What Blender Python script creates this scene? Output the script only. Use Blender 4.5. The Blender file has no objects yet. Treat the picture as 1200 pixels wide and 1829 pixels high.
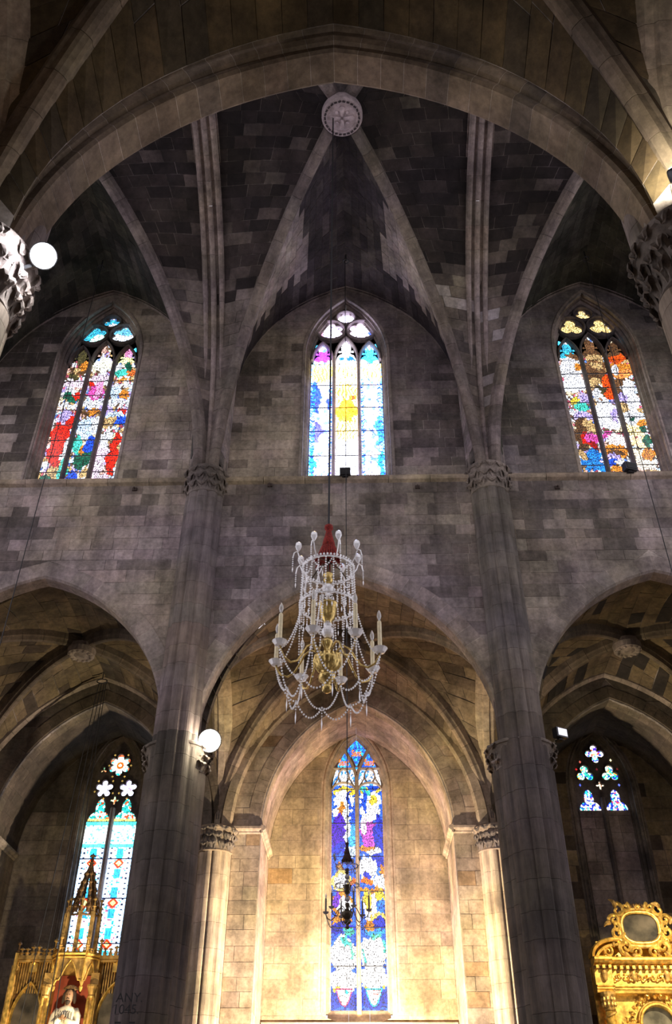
import bpy, math, random
import numpy as np
from mathutils import Matrix, Vector
random.seed(7)
rng = np.random.default_rng(11)
PI = math.pi
C = bpy.context.scene.collection
SC = bpy.context.scene

# ------------------------------------------------------------------ camera
def make_camera():
    f, p, y, r = 1574.49, math.radians(37.694), math.radians(1.549), math.radians(0.2546)
    F = Vector((-math.sin(y)*math.cos(p), math.cos(y)*math.cos(p), math.sin(p)))
    R = Vector((math.cos(y), math.sin(y), 0)); U = R.cross(F)
    R2 = R*math.cos(r)+U*math.sin(r); U2 = -R*math.sin(r)+U*math.cos(r)
    cam = bpy.data.cameras.new('camera'); o = bpy.data.objects.new('camera', cam); C.objects.link(o)
    cam.sensor_fit = 'VERTICAL'; cam.sensor_height = 36; cam.lens = f*36/1829
    cam.clip_start = .05; cam.clip_end = 300
    m = Matrix((R2, U2, -F)).transposed().to_4x4(); m.translation = (.2157, 0, 1.6)
    o.matrix_world = m; SC.camera = o
make_camera()

# ------------------------------------------------------------------ world, lights, exposure
w = bpy.data.worlds.new('world'); SC.world = w; w.use_nodes = True
bg = w.node_tree.nodes['Background']; bg.inputs[0].default_value = (.95, .91, 1, 1); bg.inputs[1].default_value = 1.08
SC.view_settings.view_transform = 'Standard'; SC.view_settings.look = 'None'
SC.view_settings.gamma = 1; SC.view_settings.use_curve_mapping = False
SC.view_settings.exposure = 0.55

def light(name, kind, loc, energy, color, size=.3, target=None, spot=None, blend=.6):
    l = bpy.data.lights.new(name, kind); l.energy = energy; l.color = color
    if kind == 'AREA': l.shape = 'DISK'; l.size = size
    else: l.shadow_soft_size = size
    if kind == 'SPOT': l.spot_size = math.radians(spot or 90); l.spot_blend = blend
    o = bpy.data.objects.new(name, l); C.objects.link(o); o.location = loc
    if target:
        o.rotation_euler = (Vector(target)-Vector(loc)).to_track_quat('-Z', 'Y').to_euler()
    return o
# floodlights that stand on the aisle floor and shine up into the central chapel
WARM = (1, .83, .58)
light('chapel_floodlight_beam', 'SPOT', (-2.3, 22.6, 2.0), 10500, WARM, .12, (3.4, 26.3, 5.0), 100, 1)
light('chapel_floodlight_beam', 'SPOT', (2.5, 22.6, 2.0), 10500, WARM, .12, (-3.0, 26.3, 5.0), 100, 1)
# altar lamps in the side chapels, plus one added fill
light('altar_beam', 'SPOT', (9.9, 20.9, 9.3), 2900, (1, .80, .46), .06, (7.7, 26.1, 5.4), 46, .8)
light('altar_beam', 'SPOT', (7.2, 22.8, 3.0), 300, (1, .82, .5), .1, (8.0, 26.1, 6.2), 60, .9)  # added fill from below, not a lamp of the place
light('altar_beam', 'SPOT', (-7.2, 22.8, 3.0), 620, (1, .78, .45), .1, (-7.9, 26.1, 5.6), 70, .8)

# ------------------------------------------------------------------ materials
def nt(name):
    m = bpy.data.materials.new(name); m.use_nodes = True
    return m, m.node_tree, m.node_tree.nodes['Principled BSDF']
def N(t, k, **kw):
    n = t.nodes.new(k)
    for a, b in kw.items():
        if a.startswith('i_'):
            n.inputs[a[2:].replace('_', ' ')].default_value = b
        else: setattr(n, a, b)
    return n
def stone_mat(name, base=None, soot=.5, bump=.35, streak=0.0, rough=.92):
    """limestone: colour from the stone's own 'col' attribute (or base), grain, soot blotches, fine relief"""
    m, t, b = nt(name); L = t.links.new
    geo = N(t, 'ShaderNodeNewGeometry')
    if base is None:
        a = N(t, 'ShaderNodeAttribute', attribute_name='col'); src = a.outputs['Color']
    else:
        a = N(t, 'ShaderNodeRGB'); a.outputs[0].default_value = (*base, 1); src = a.outputs[0]
    n1 = N(t, 'ShaderNodeTexNoise', i_Scale=.8, i_Detail=7, i_Roughness=.68); L(geo.outputs['Position'], n1.inputs['Vector'])
    r1 = N(t, 'ShaderNodeMapRange'); r1.inputs[1].default_value = .38; r1.inputs[2].default_value = .64
    r1.inputs[3].default_value = 1-soot; r1.inputs[4].default_value = 1.12
    L(n1.outputs[0], r1.inputs[0])
    mp = N(t, 'ShaderNodeMapping'); mp.inputs['Scale'].default_value = (7, 7, 7-6.2*streak) ; L(geo.outputs['Position'], mp.inputs[0])
    n2 = N(t, 'ShaderNodeTexNoise', i_Scale=1.3, i_Detail=8, i_Roughness=.72); L(mp.outputs[0], n2.inputs['Vector'])
    r2 = N(t, 'ShaderNodeMapRange'); r2.inputs[1].default_value = .3; r2.inputs[2].default_value = .7
    r2.inputs[3].default_value = .66; r2.inputs[4].default_value = 1.28
    L(n2.outputs[0], r2.inputs[0])
    mu = N(t, 'ShaderNodeMath', operation='MULTIPLY'); L(r1.outputs[0], mu.inputs[0]); L(r2.outputs[0], mu.inputs[1])
    mx = N(t, 'ShaderNodeVectorMath', operation='SCALE'); L(src, mx.inputs[0]); L(mu.outputs[0], mx.inputs['Scale'])
    # tiny tint shift grey-violet to ochre
    n3 = N(t, 'ShaderNodeTexNoise', i_Scale=.45, i_Detail=3); L(geo.outputs['Position'], n3.inputs['Vector'])
    cr = N(t, 'ShaderNodeValToRGB'); e = cr.color_ramp.elements
    e[0].position = .36; e[0].color = (1.0, .93, 1.02, 1); e[1].position = .64; e[1].color = (1.06, 1.0, .84, 1)
    L(n3.outputs[0], cr.inputs[0])
    mp3 = N(t, 'ShaderNodeMapping'); mp3.inputs['Scale'].default_value = (2.6, 2.6, .22); L(geo.outputs['Position'], mp3.inputs[0])
    n5 = N(t, 'ShaderNodeTexNoise', i_Scale=1.0, i_Detail=5, i_Roughness=.6); L(mp3.outputs[0], n5.inputs['Vector'])
    r5 = N(t, 'ShaderNodeMapRange'); r5.inputs[1].default_value = .34; r5.inputs[2].default_value = .62; r5.inputs[3].default_value = .72; r5.inputs[4].default_value = 1.08
    L(n5.outputs[0], r5.inputs[0]); mx2 = N(t, 'ShaderNodeVectorMath', operation='SCALE'); L(mx.outputs[0], mx2.inputs[0]); L(r5.outputs[0], mx2.inputs['Scale']); mx = mx2
    m2 = N(t, 'ShaderNodeVectorMath', operation='MULTIPLY'); L(mx.outputs[0], m2.inputs[0]); L(cr.outputs[0], m2.inputs[1])
    L(m2.outputs[0], b.inputs['Base Color'])
    b.inputs['Roughness'].default_value = rough; b.inputs['Specular IOR Level'].default_value = .25
    bp = N(t, 'ShaderNodeBump', i_Strength=bump, i_Distance=.02)
    n4 = N(t, 'ShaderNodeTexNoise', i_Scale=9, i_Detail=8, i_Roughness=.75); L(mp.outputs[0] if streak else geo.outputs['Position'], n4.inputs['Vector'])
    L(n4.outputs[0], bp.inputs['Height']); L(bp.outputs[0], b.inputs['Normal'])
    return m
M = {}
M['stone'] = stone_mat('limestone_ashlar')
M['stone_streak'] = stone_mat('limestone_streaked', streak=1, soot=.45)
M['mortar'] = stone_mat('lime_mortar', (.40, .36, .33), soot=.7)
M['mortar_pale'] = stone_mat('pale_lime_mortar', (.50, .45, .40), soot=.7)
M['mortar_dark'] = stone_mat('sooty_unlit_mortar', (.20, .18, .165), soot=.8)
M['mortar_warm'] = stone_mat('warm_mortar', (.40, .34, .27), soot=.3)
M['carved'] = stone_mat('carved_limestone', (.23, .20, .18), soot=.6, bump=.6)
M['tracery'] = stone_mat('tracery_stone', (.15, .135, .13), soot=.4)
M['tracery_pale'] = stone_mat('pale_tracery_stone', (.44, .38, .31), soot=.2)
M['floor'] = stone_mat('floor_stone', (.36, .33, .30))
def simple(name, col, rough=.5, metal=0, spec=.5, noise=0, scale=20, **kw):
    m, t, b = nt(name); b.inputs['Base Color'].default_value = (*col, 1)
    b.inputs['Roughness'].default_value = rough; b.inputs['Metallic'].default_value = metal
    b.inputs['Specular IOR Level'].default_value = spec
    for k, v in kw.items(): b.inputs[k.replace('_', ' ')].default_value = v
    if noise:
        n = N(t, 'ShaderNodeTexNoise', i_Scale=scale, i_Detail=5); tc = N(t, 'ShaderNodeTexCoord'); t.links.new(tc.outputs['Object'], n.inputs[0])
        r = N(t, 'ShaderNodeValToRGB'); e = r.color_ramp.elements
        e[0].position = .35; e[1].position = .65
        e[0].color = (*[c*(1-noise) for c in col], 1); e[1].color = (*[min(1, c*(1+noise*.5)) for c in col], 1)
        t.links.new(n.outputs[0], r.inputs[0]); t.links.new(r.outputs[0], b.inputs['Base Color'])
        bp = N(t, 'ShaderNodeBump', i_Strength=.3, i_Distance=.01); t.links.new(n.outputs[0], bp.inputs['Height']); t.links.new(bp.outputs[0], b.inputs['Normal'])
    return m
M['gold'] = simple('gilded_wood', (.78, .50, .12), .38, .72, noise=.5, scale=9)
M['gold_dull'] = simple('dull_gilding', (.50, .31, .09), .5, .5, noise=.55, scale=7)
M['gold_dark'] = simple('shaded_gilding', (.16, .085, .03), .6, .3, noise=.5)
M['brass'] = simple('brass', (.62, .45, .16), .3, .9, noise=.4)
M['bronze'] = simple('dark_bronze', (.06, .045, .03), .45, .7)
M['iron'] = simple('black_iron', (.012, .011, .012), .6, .3)
M['lead'] = simple('lead', (.03, .03, .035), .6, .2)
M['crystal'] = simple('crystal', (.97, .97, 1), .12, 0, 1, IOR=1.6)
M['wax'] = simple('candle_wax', (.85, .74, .48), .5, noise=.12)
M['red'] = simple('red_tassel', (.24, .014, .008), .9, noise=.6, scale=40)
M['red_niche'] = simple('red_niche', (.36, .07, .035), .8, noise=.3, scale=3)
M['painting'] = simple('dark_painting', (.06, .05, .038), .8, noise=.9, scale=2.4)
M['painting_grey'] = simple('grey_painting', (.15, .14, .11), .8, noise=.7, scale=2.2)
M['robe'] = simple('cream_robe', (.80, .74, .58), .6, noise=.2, scale=8)
M['skin'] = simple('painted_skin', (.30, .17, .095), .6)
M['hair'] = simple('brown_hair', (.035, .02, .012), .8, noise=.4)
M['housing'] = simple('lamp_housing', (.05, .05, .055), .4, .6)
M['rust'] = simple('rusty_iron', (.035, .02, .014), .8)
M['letters'] = simple('black_lettering', (.008, .007, .007), .8)
M['aluminium'] = simple('lamp_reflector', (.8, .8, .82), .15, 1)
def emis(name, col, st):
    m, t, b = nt(name); b.inputs['Base Color'].default_value = (0, 0, 0, 1)
    b.inputs['Emission Color'].default_value = (*col, 1); b.inputs['Emission Strength'].default_value = st
    return m
M['lens_cool'] = emis('lit_lens_cool', (.95, .97, 1), 30)
M['lens_warm'] = emis('lit_lens_warm', (1, .94, .78), 30)
M['glow_text'] = emis('backlit_orange_glass', (1, .24, .0), 1.05)
m, t, b = nt('stained_glass'); a = N(t, 'ShaderNodeAttribute', attribute_name='col')
b.inputs['Base Color'].default_value = (.02, .02, .02, 1); b.inputs['Roughness'].default_value = .15
t.links.new(a.outputs['Color'], b.inputs['Emission Color']); b.inputs['Emission Strength'].default_value = 1
M['glass'] = m

# ------------------------------------------------------------------ object helpers
def meta(o, label=None, cat=None, group=None, kind=None):
    if label: o['label'] = label
    if cat: o['category'] = cat
    if group: o['group'] = group
    if kind: o['kind'] = kind
    return o
def thing(name, label, cat, loc=(0, 0, 0), group=None, kind=None):
    o = bpy.data.objects.new(name, None); C.objects.link(o); o.location = loc
    return meta(o, label, cat, group, kind)
def mesh(name, verts, faces, mat=None, col=None, smooth=False):
    me = bpy.data.meshes.new(name); me.from_pydata([tuple(map(float, v)) for v in verts], [], faces)
    if mat is not None: me.materials.append(M[mat] if isinstance(mat, str) else mat)
    if col is not None:
        at = me.attributes.new('col', 'FLOAT_COLOR', 'POINT')
        c = np.asarray(col, float)
        if c.ndim == 1: c = np.tile(c, (len(verts), 1))
        at.data.foreach_set('color', np.c_[c, np.ones(len(c))].astype(np.float32).ravel())
    if smooth: me.shade_smooth()
    return me
def obj(name, me, parent=None, loc=None, local=False):
    """links mesh as object. World-space meshes under a parent placed away from 0 are shifted back."""
    o = bpy.data.objects.new(name, me); C.objects.link(o)
    if parent is not None:
        o.parent = parent
        if not local:
            p = parent.location if parent.parent is None else parent.location+parent.parent.location
            o.location = -Vector(p)
    if loc is not None: o.location = Vector(loc) if local or parent is None else o.location+Vector(loc)
    return o
class MB:
    """collects geometry for ONE mesh"""
    def __init__(s): s.v = []; s.f = []; s.c = []
    def add(s, v, f, c=None):
        k = len(s.v); s.v += [tuple(map(float, p)) for p in v]; s.f += [tuple(i+k for i in q) for q in f]
        if c is not None: s.c += [tuple(c)]*len(v)
    def box(s, c, d, c2=None):
        x, y, z = c; a, b_, e = d[0]/2, d[1]/2, d[2]/2
        v = [(x+i*a, y+j*b_, z+k*e) for i in (-1, 1) for j in (-1, 1) for k in (-1, 1)]
        s.add(v, [(0, 1, 3, 2), (4, 6, 7, 5), (0, 4, 5, 1), (2, 3, 7, 6), (0, 2, 6, 4), (1, 5, 7, 3)], c2)
    def lathe(s, prof, c=(0, 0, 0), n=16, sy=1):
        k = len(prof); v = []; f = []
        for r, z in prof:
            for i in range(n):
                a = 2*PI*i/n; v.append((c[0]+r*math.cos(a), c[1]+sy*r*math.sin(a), c[2]+z))
        for j in range(k-1):
            for i in range(n):
                f.append((j*n+i, j*n+(i+1) % n, (j+1)*n+(i+1) % n, (j+1)*n+i))
        f.append(tuple(range(n))[::-1]); f.append(tuple((k-1)*n+i for i in range(n)))
        s.add(v, f)
    def tube(s, pts, r, n=8, cap=True):
        P = [Vector(p) for p in pts]; rs = r if hasattr(r, '__len__') else [r]*len(P); v = []; f = []
        up = Vector((0, 0, 1)); T0 = (P[1]-P[0]).normalized()
        S = T0.cross(up if abs(T0.z) < .9 else Vector((1, 0, 0))).normalized()
        for i, p in enumerate(P):
            T = (P[min(i+1, len(P)-1)]-P[max(i-1, 0)]).normalized()
            S = (S-T*S.dot(T)).normalized(); B = T.cross(S)
            for j in range(n):
                a = 2*PI*j/n; v.append(p+(S*math.cos(a)+B*math.sin(a))*rs[i])
        for i in range(len(P)-1):
            for j in range(n): f.append((i*n+j, i*n+(j+1) % n, (i+1)*n+(j+1) % n, (i+1)*n+j))
        if cap: f.append(tuple(range(n))[::-1]); f.append(tuple((len(P)-1)*n+j for j in range(n)))
        s.add(v, f)
    def sweep(s, P, S, Nn, prof, col=None, cap=True):
        v, f = sweep(P, S, Nn, prof, cap); s.add(v, f, col)
    def bead(s, c, r, h=None):
        h = h or r; x, y, z = c
        s.add([(x+r, y, z), (x, y+r, z), (x-r, y, z), (x, y-r, z), (x, y, z+h), (x, y, z-h)],
              [(0, 1, 4), (1, 2, 4), (2, 3, 4), (3, 0, 4), (1, 0, 5), (2, 1, 5), (3, 2, 5), (0, 3, 5)])
    def me(s, name, mat, smooth=False): return mesh(name, s.v, s.f, mat, s.c if s.c else None, smooth)
    def build(s, name, mat, parent=None, smooth=False, loc=None, local=False): return obj(name, s.me(name, mat, smooth), parent, loc, local)
def sweep(P, S, Nn, prof, cap=True):
    v = []; f = []; k = len(prof)
    for p, a, n in zip(P, S, Nn):
        p = np.asarray(p, float); a = np.asarray(a, float); n = np.asarray(n, float)
        for (x, y) in prof: v.append(p+a*x+n*y)
    for i in range(len(P)-1):
        for j in range(k): f.append((i*k+j, i*k+(j+1) % k, (i+1)*k+(j+1) % k, (i+1)*k+j))
    if cap: f.append(tuple(range(k))[::-1]); f.append(tuple((len(P)-1)*k+j for j in range(k)))
    return v, f
def circ3(a, b, c):
    (x1, y1), (x2, y2), (x3, y3) = a, b, c
    d = 2*(x1*(y2-y3)+x2*(y3-y1)+x3*(y1-y2))
    ux = ((x1*x1+y1*y1)*(y2-y3)+(x2*x2+y2*y2)*(y3-y1)+(x3*x3+y3*y3)*(y1-y2))/d
    uy = ((x1*x1+y1*y1)*(x3-x2)+(x2*x2+y2*y2)*(x1-x3)+(x3*x3+y3*y3)*(x2-x1))/d
    return ux, uy, math.hypot(x1-ux, y1-uy)
def arc2d(a, b, c, n):
    """points from a to c through b, with outward unit normals"""
    ux, uy, R = circ3(a, b, c); t0 = math.atan2(a[1]-uy, a[0]-ux); t1 = math.atan2(c[1]-uy, c[0]-ux)
    t = np.linspace(t0, t1, n+1); nn = np.stack([np.cos(t), np.sin(t)], 1)
    P = nn*R+np.array([ux, uy])
    if abs(c[0]) < 1e-6: nn[-1] = (0, 1/max(.3, nn[-1][1]))
    return P, nn
def pointed(a, zs, za, n=34, z0=None, nv=0):
    """right half of a pointed arch, from springing to apex: pts (x,z) and outward normals"""
    h = za-zs; R = (a*a+h*h)/(2*a); t = np.linspace(0, math.atan2(h, R-a), n+1)
    p = np.stack([a-R+R*np.cos(t), zs+R*np.sin(t)], 1); nn = np.stack([np.cos(t), np.sin(t)], 1)
    nn[-1] = (0, 1/max(.3, nn[-1][1]))
    if z0 is not None:
        zz = np.linspace(z0, zs, nv+1)[:-1]; p = np.r_[np.stack([0*zz+a, zz], 1), p]; nn = np.r_[np.tile([1., 0], (len(zz), 1)), nn]
    return p, nn
def hwf(a, zs, za, z0=-99):
    h = za-zs; R = (a*a+h*h)/(2*a)
    def f(z):
        if z >= za or z < z0: return 0
        if z <= zs: return a
        q = R*R-(z-zs)**2
        return max(0, a-R+math.sqrt(max(q, 0)))
    return f
def shade(c, k): return [min(1, max(.005, x*k)) for x in c]
def jit(c, a=.12):
    k = 1+random.uniform(-a, a); return [min(1, x*k*(1+random.uniform(-.02, .02))) for x in c]
GREY = (.275, .235, .215); DARK = (.062, .052, .05); WARMS = (.46, .37, .27); OCH = (.36, .26, .16); PALE = (.40, .34, .285)

# stones laid over any (u,t) surface. P(u,t)->xyz ; inward normal by reference point
def stone_mesh(c4, nrm, proud, back=.07, col=None, mat='stone', name='stone'):
    c4 = [np.asarray(c, float) for c in c4]
    v = [c+nrm*proud for c in c4]+[c-nrm*back for c in c4]
    return mesh(name, v, [(0, 1, 2, 3), (0, 4, 5, 1), (1, 5, 6, 2), (2, 6, 7, 3), (3, 7, 4, 0)], mat, col)
def quad_surface(parent, P, rows, widths, inside, colf, gap=.007, budget=300, mat='stone', ulen=None, visible=None, sub=1):
    """rows: list of t breakpoints; widths: target stone length. Individual stones up to budget, rest in one 'stuff'."""
    cand = []
    for i in range(len(rows)-1):
        t0, t1 = rows[i], rows[i+1]; tm = (t0+t1)/2
        L = np.linalg.norm(P(1, tm)-P(0, tm)); n = max(1, int(round(L/widths)))
        cuts = [0]+sorted((k+random.uniform(-.22, .22)+(.5 if i % 2 else 0))/n for k in range(1, n))+[1]
        cuts = [min(1, max(0, c)) for c in cuts]
        for u0, u1 in zip(cuts, cuts[1:]):
            if (u1-u0)*L < .12: continue
            cand.append((u0, u1, t0, t1, L))
    rest = MB(); k = 0
    ins = np.asarray(inside, float)
    random.shuffle(cand)
    if visible is not None: cand.sort(key=lambda c: 0 if visible(P((c[0]+c[1])/2, (c[2]+c[3])/2)) else 1)
    for (u0, u1, t0, t1, L) in cand:
        q = [P(u0, t0), P(u1, t0), P(u1, t1), P(u0, t1)]; ctr = sum(q)/4
        n = np.cross(q[2]-q[0], q[3]-q[1]); ln = np.linalg.norm(n)
        if ln < 1e-5: continue
        n /= ln
        if n@(ins-ctr) < 0: n = -n
        q2 = []
        for c in q:
            d = ctr-c; q2.append(c+d/np.linalg.norm(d)*min(gap*1.4, np.linalg.norm(d)*.3))
        pr = random.uniform(.0, .009)
        col = jit(colf(ctr, (u0+u1)/2, (t0+t1)/2))
        if k < budget:
            obj('stone', stone_mesh(q2, n, pr, col=col, mat=mat), parent); k += 1
        else:
            rest.add([c+n*pr for c in q2]+[c-n*.07 for c in q2], [(0, 1, 2, 3), (0, 4, 5, 1), (1, 5, 6, 2), (2, 6, 7, 3), (3, 7, 4, 0)], col)
    if rest.v: meta(rest.build('remaining_stones', mat, parent), kind='stuff')
def grid_mesh(P, nu, nt_, mat, off=0, inside=None, name='mortar'):
    v = []; 
    for j in range(nt_+1):
        for i in range(nu+1): v.append(P(i/nu, j/nt_))
    if off and inside is not None:
        v = [np.asarray(p) for p in v]; ins = np.asarray(inside, float); out = []
        for j in range(nt_+1):
            for i in range(nu+1):
                k = j*(nu+1)+i
                a = v[j*(nu+1)+min(i+1, nu)]-v[j*(nu+1)+max(i-1, 0)]; b_ = v[min(j+1, nt_)*(nu+1)+i]-v[max(j-1, 0)*(nu+1)+i]
                n = np.cross(a, b_); ln = np.linalg.norm(n); n = n/ln if ln > 1e-7 else np.zeros(3)
                if n@(ins-v[k]) < 0: n = -n
                out.append(v[k]-n*off)
        v = out
    f = [(j*(nu+1)+i, j*(nu+1)+i+1, (j+1)*(nu+1)+i+1, (j+1)*(nu+1)+i) for j in range(nt_) for i in range(nu)]
    return mesh(name, v, f, mat, smooth=True)

def wall_stones(parent, Y, x0, x1, z0, z1, holes, colf, course=.35, length=.62, bound=None, budget=300, gap=.007, facing=-1, xoff=0, mat='stone'):
    """ashlar on a wall in plane Y. holes: list of (xc, hwfn, extra). bound: (xc, hwfn) keeps inside only"""
    cand = []; n = int(round((z1-z0)/course))
    zs = [z0]
    for i in range(n): zs.append(zs[-1]+(z1-z0)/n*random.uniform(.86, 1.14))
    sc = (z1-z0)/(zs[-1]-z0); zs = [z0+(z-z0)*sc for z in zs]
    for i in range(n):
        za, zb = zs[i], zs[i+1]
        segs = [((x0, x0), (x1, x1))]
        if bound:
            xc, f = bound; a, b_ = f(za), f(zb)
            if a <= 0: continue
            segs = [((max(x0, xc-a), max(x0, xc-b_)), (min(x1, xc+a), min(x1, xc+b_)))]
        for (xc, f) in holes:
            a, b_ = f(za), f(zb)
            if a <= 0 and b_ <= 0: continue
            new = []
            for (l, r) in segs:
                if r[0] < xc-a and r[1] < xc-b_ or l[0] > xc+a and l[1] > xc+b_: new.append((l, r)); continue
                if l[0] < xc-a or l[1] < xc-b_: new.append((l, (xc-a, xc-b_)))
                if r[0] > xc+a or r[1] > xc+b_: new.append(((xc+a, xc+b_), r))
            segs = new
        for l, r in segs:
            if max(r[0]-l[0], r[1]-l[1]) < .08: continue
            L = ((r[0]-l[0])+(r[1]-l[1]))/2
            lo = max(l); hi = min(r)
            cuts = []; x = (min(l)//length)*length+(length/2 if i % 2 else 0)
            while x < hi-.22:
                xx = x+random.uniform(-.12, .12)
                if xx > lo+.22 and (not cuts or xx-cuts[-1] > .25): cuts.append(xx)
                x += length*random.choice([.7, 1, 1, 1.2])
            ed = [l]+[(c, c) for c in cuts]+[r]
            for e0, e1 in zip(ed, ed[1:]): cand.append((e0, e1, za, zb))
    k = 0; rest = MB(); nrm = np.array([0, facing, 0.])
    for (e0, e1, za, zb) in cand:
        g = gap
        q = [(e0[0]+g, Y, za+g), (e1[0]-g, Y, za+g), (e1[1]-g, Y, zb-g), (e0[1]+g, Y, zb-g)]
        if q[1][0] <= q[0][0]: q[1] = q[0]
        if q[2][0] <= q[3][0]: q[2] = q[3]
        cx, cz = (e0[0]+e1[0]+e0[1]+e1[1])/4, (za+zb)/2
        col = jit(colf(np.array([cx, Y, cz]), 0, 0)); pr = random.uniform(0, .008)
        if k < budget: obj('stone', stone_mesh(q, nrm, pr, col=col, mat=mat), parent); k += 1
        else:
            q = [np.array(c) for c in q]
            rest.add([c+nrm*pr for c in q]+[c-nrm*.07 for c in q], [(0, 1, 2, 3), (0, 4, 5, 1), (1, 5, 6, 2), (2, 6, 7, 3), (3, 7, 4, 0)], col)
    if rest.v: meta(rest.build('remaining_stones', mat, parent), kind='stuff')

def wall_back(name, Y, x0, x1, z0, z1, holes, mat, thick=.1, dy=.004, bound=None, parent=None, n=60, label=None, cat=None, kind='structure'):
    """mortar bed behind the stones: slab cut in strips around the openings"""
    mb = MB(); zs = np.linspace(z0, z1, n+1)
    for h in holes:  pass
    for za, zb in zip(zs, zs[1:]):
        segs = [((x0, x0), (x1, x1))]
        if bound:
            xc, f = bound; a, b_ = f(za), f(zb)
            if a <= 0: continue
            segs = [((max(x0, xc-a-.1), max(x0, xc-b_-.1)), (min(x1, xc+a+.1), min(x1, xc+b_+.1)))]
        for (xc, f) in holes:
            a, b_ = f(za), f(zb)
            if a <= 0 and b_ <= 0: continue
            new = []
            for (l, r) in segs:
                if r[0] < xc-a or l[0] > xc+a: new.append((l, r)); continue
                if l[0] < xc-a: new.append((l, (xc-a, xc-b_)))
                if r[0] > xc+a: new.append(((xc+a, xc+b_), r))
            segs = new
        for l, r in segs:
            v = [(l[0], Y+dy, za), (r[0], Y+dy, za), (r[1], Y+dy, zb), (l[1], Y+dy, zb), (l[0], Y+dy+thick, za), (r[0], Y+dy+thick, za), (r[1], Y+dy+thick, zb), (l[1], Y+dy+thick, zb)]
            mb.add(v, [(0, 1, 2, 3), (7, 6, 5, 4), (0, 3, 7, 4), (1, 5, 6, 2)])
    o = mb.build(name, mat, parent)
    return meta(o, label, cat, kind=kind)

def voussoirs(parent, path, nrm2, to3, S3, prof, step=2, gap=.005, colf=None, name='voussoir', mat='stone', flip=False, bed=None):
    if bed:
        cx_ = sum(p[0] for p in prof)/len(prof); cy_ = sum(p[1] for p in prof)/len(prof); ins = []
        m_ = len(prof); area = sum(prof[i][0]*prof[(i+1) % m_][1]-prof[(i+1) % m_][0]*prof[i][1] for i in range(m_)); sg_ = 1 if area > 0 else -1
        for i in range(m_):
            a, b_, c = prof[i-1], prof[i], prof[(i+1) % m_]
            t1 = np.array([b_[0]-a[0], b_[1]-a[1]]); t2 = np.array([c[0]-b_[0], c[1]-b_[1]]); t1 /= np.linalg.norm(t1)+1e-9; t2 /= np.linalg.norm(t2)+1e-9
            n_ = np.array([-(t1+t2)[1], (t1+t2)[0]]); n_ = n_/(np.linalg.norm(n_)+1e-9)*sg_; ins.append((b_[0]+n_[0]*.003, b_[1]+n_[1]*.003))
        v, f = sweep([to3(p) for p in path], [S3]*len(path), [to3(n, vec=True) for n in nrm2], ins)
        obj('mortar_bed', mesh('mortar_bed', v, f, bed), parent)
    """path (n,2) in a plane, to3(x,z)->3d, normals likewise. one object per voussoir"""
    n = len(path)-1
    for i in range(0, n, step):
        j = min(i+step, n); idx = list(range(i, j+1))
        P = [np.array(path[k], float) for k in idx]
        d = P[-1]-P[-2]; P[-1] = P[-1]-d/np.linalg.norm(d)*gap; d = P[1]-P[0]; P[0] = P[0]+d/np.linalg.norm(d)*gap
        pts = [to3(p) for p in P]; nn = [to3(nrm2[k], vec=True) for k in idx]
        c = (pts[0]+pts[-1])/2
        col = jit(colf(c) if colf else GREY, .13)
        v, f = sweep(pts, [S3]*len(pts), nn, prof)
        obj(name, mesh(name, v, f, mat, col), parent)

def text_obj(name, cu):
    tmp = bpy.data.objects.new(name, cu); C.objects.link(tmp); bpy.context.view_layer.update()
    me = bpy.data.meshes.new_from_object(tmp.evaluated_get(bpy.context.evaluated_depsgraph_get()))
    bpy.data.objects.remove(tmp); o = bpy.data.objects.new(name, me); C.objects.link(o); return o
# ------------------------------------------------------------------ key dimensions (metres)
B = 7.78; YF = 18.78; YN = 6.20; YA = 25.1; YB = 27.6; ZC = 9.6; ZA = 14.1; A = 3.5; ZS = 17.35; CX = .17
BAYS = (-1, 0, 1)
WORD = {-1: 'left', 0: 'central', 1: 'right'}

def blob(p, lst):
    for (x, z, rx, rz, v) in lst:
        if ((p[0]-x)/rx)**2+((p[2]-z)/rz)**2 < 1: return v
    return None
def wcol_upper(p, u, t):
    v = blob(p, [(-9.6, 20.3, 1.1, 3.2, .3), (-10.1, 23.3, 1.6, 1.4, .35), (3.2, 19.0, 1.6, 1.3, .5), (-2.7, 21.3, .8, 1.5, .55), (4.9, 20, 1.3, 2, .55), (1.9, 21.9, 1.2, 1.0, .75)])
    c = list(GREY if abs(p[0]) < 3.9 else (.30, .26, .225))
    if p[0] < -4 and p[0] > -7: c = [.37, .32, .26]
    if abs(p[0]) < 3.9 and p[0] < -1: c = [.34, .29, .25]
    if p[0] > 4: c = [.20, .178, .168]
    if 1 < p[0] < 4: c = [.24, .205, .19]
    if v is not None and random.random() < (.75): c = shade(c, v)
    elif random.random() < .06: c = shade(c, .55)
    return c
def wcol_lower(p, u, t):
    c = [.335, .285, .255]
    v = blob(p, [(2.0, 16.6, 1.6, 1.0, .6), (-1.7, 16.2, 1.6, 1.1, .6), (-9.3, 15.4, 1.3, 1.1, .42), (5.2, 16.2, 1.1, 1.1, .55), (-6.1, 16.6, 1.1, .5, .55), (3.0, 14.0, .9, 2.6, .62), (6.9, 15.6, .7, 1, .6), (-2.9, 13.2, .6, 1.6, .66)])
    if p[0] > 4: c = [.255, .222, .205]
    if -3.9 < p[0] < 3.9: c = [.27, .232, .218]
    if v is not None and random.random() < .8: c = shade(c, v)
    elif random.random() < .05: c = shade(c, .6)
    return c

# ------------------------------------------------------------------ floor
fl = MB(); fl.box((0, 11, -.1), (46, 46, .2)); meta(fl.build('floor', 'floor'), 'grey stone floor of the church', 'floor', kind='structure')

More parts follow.
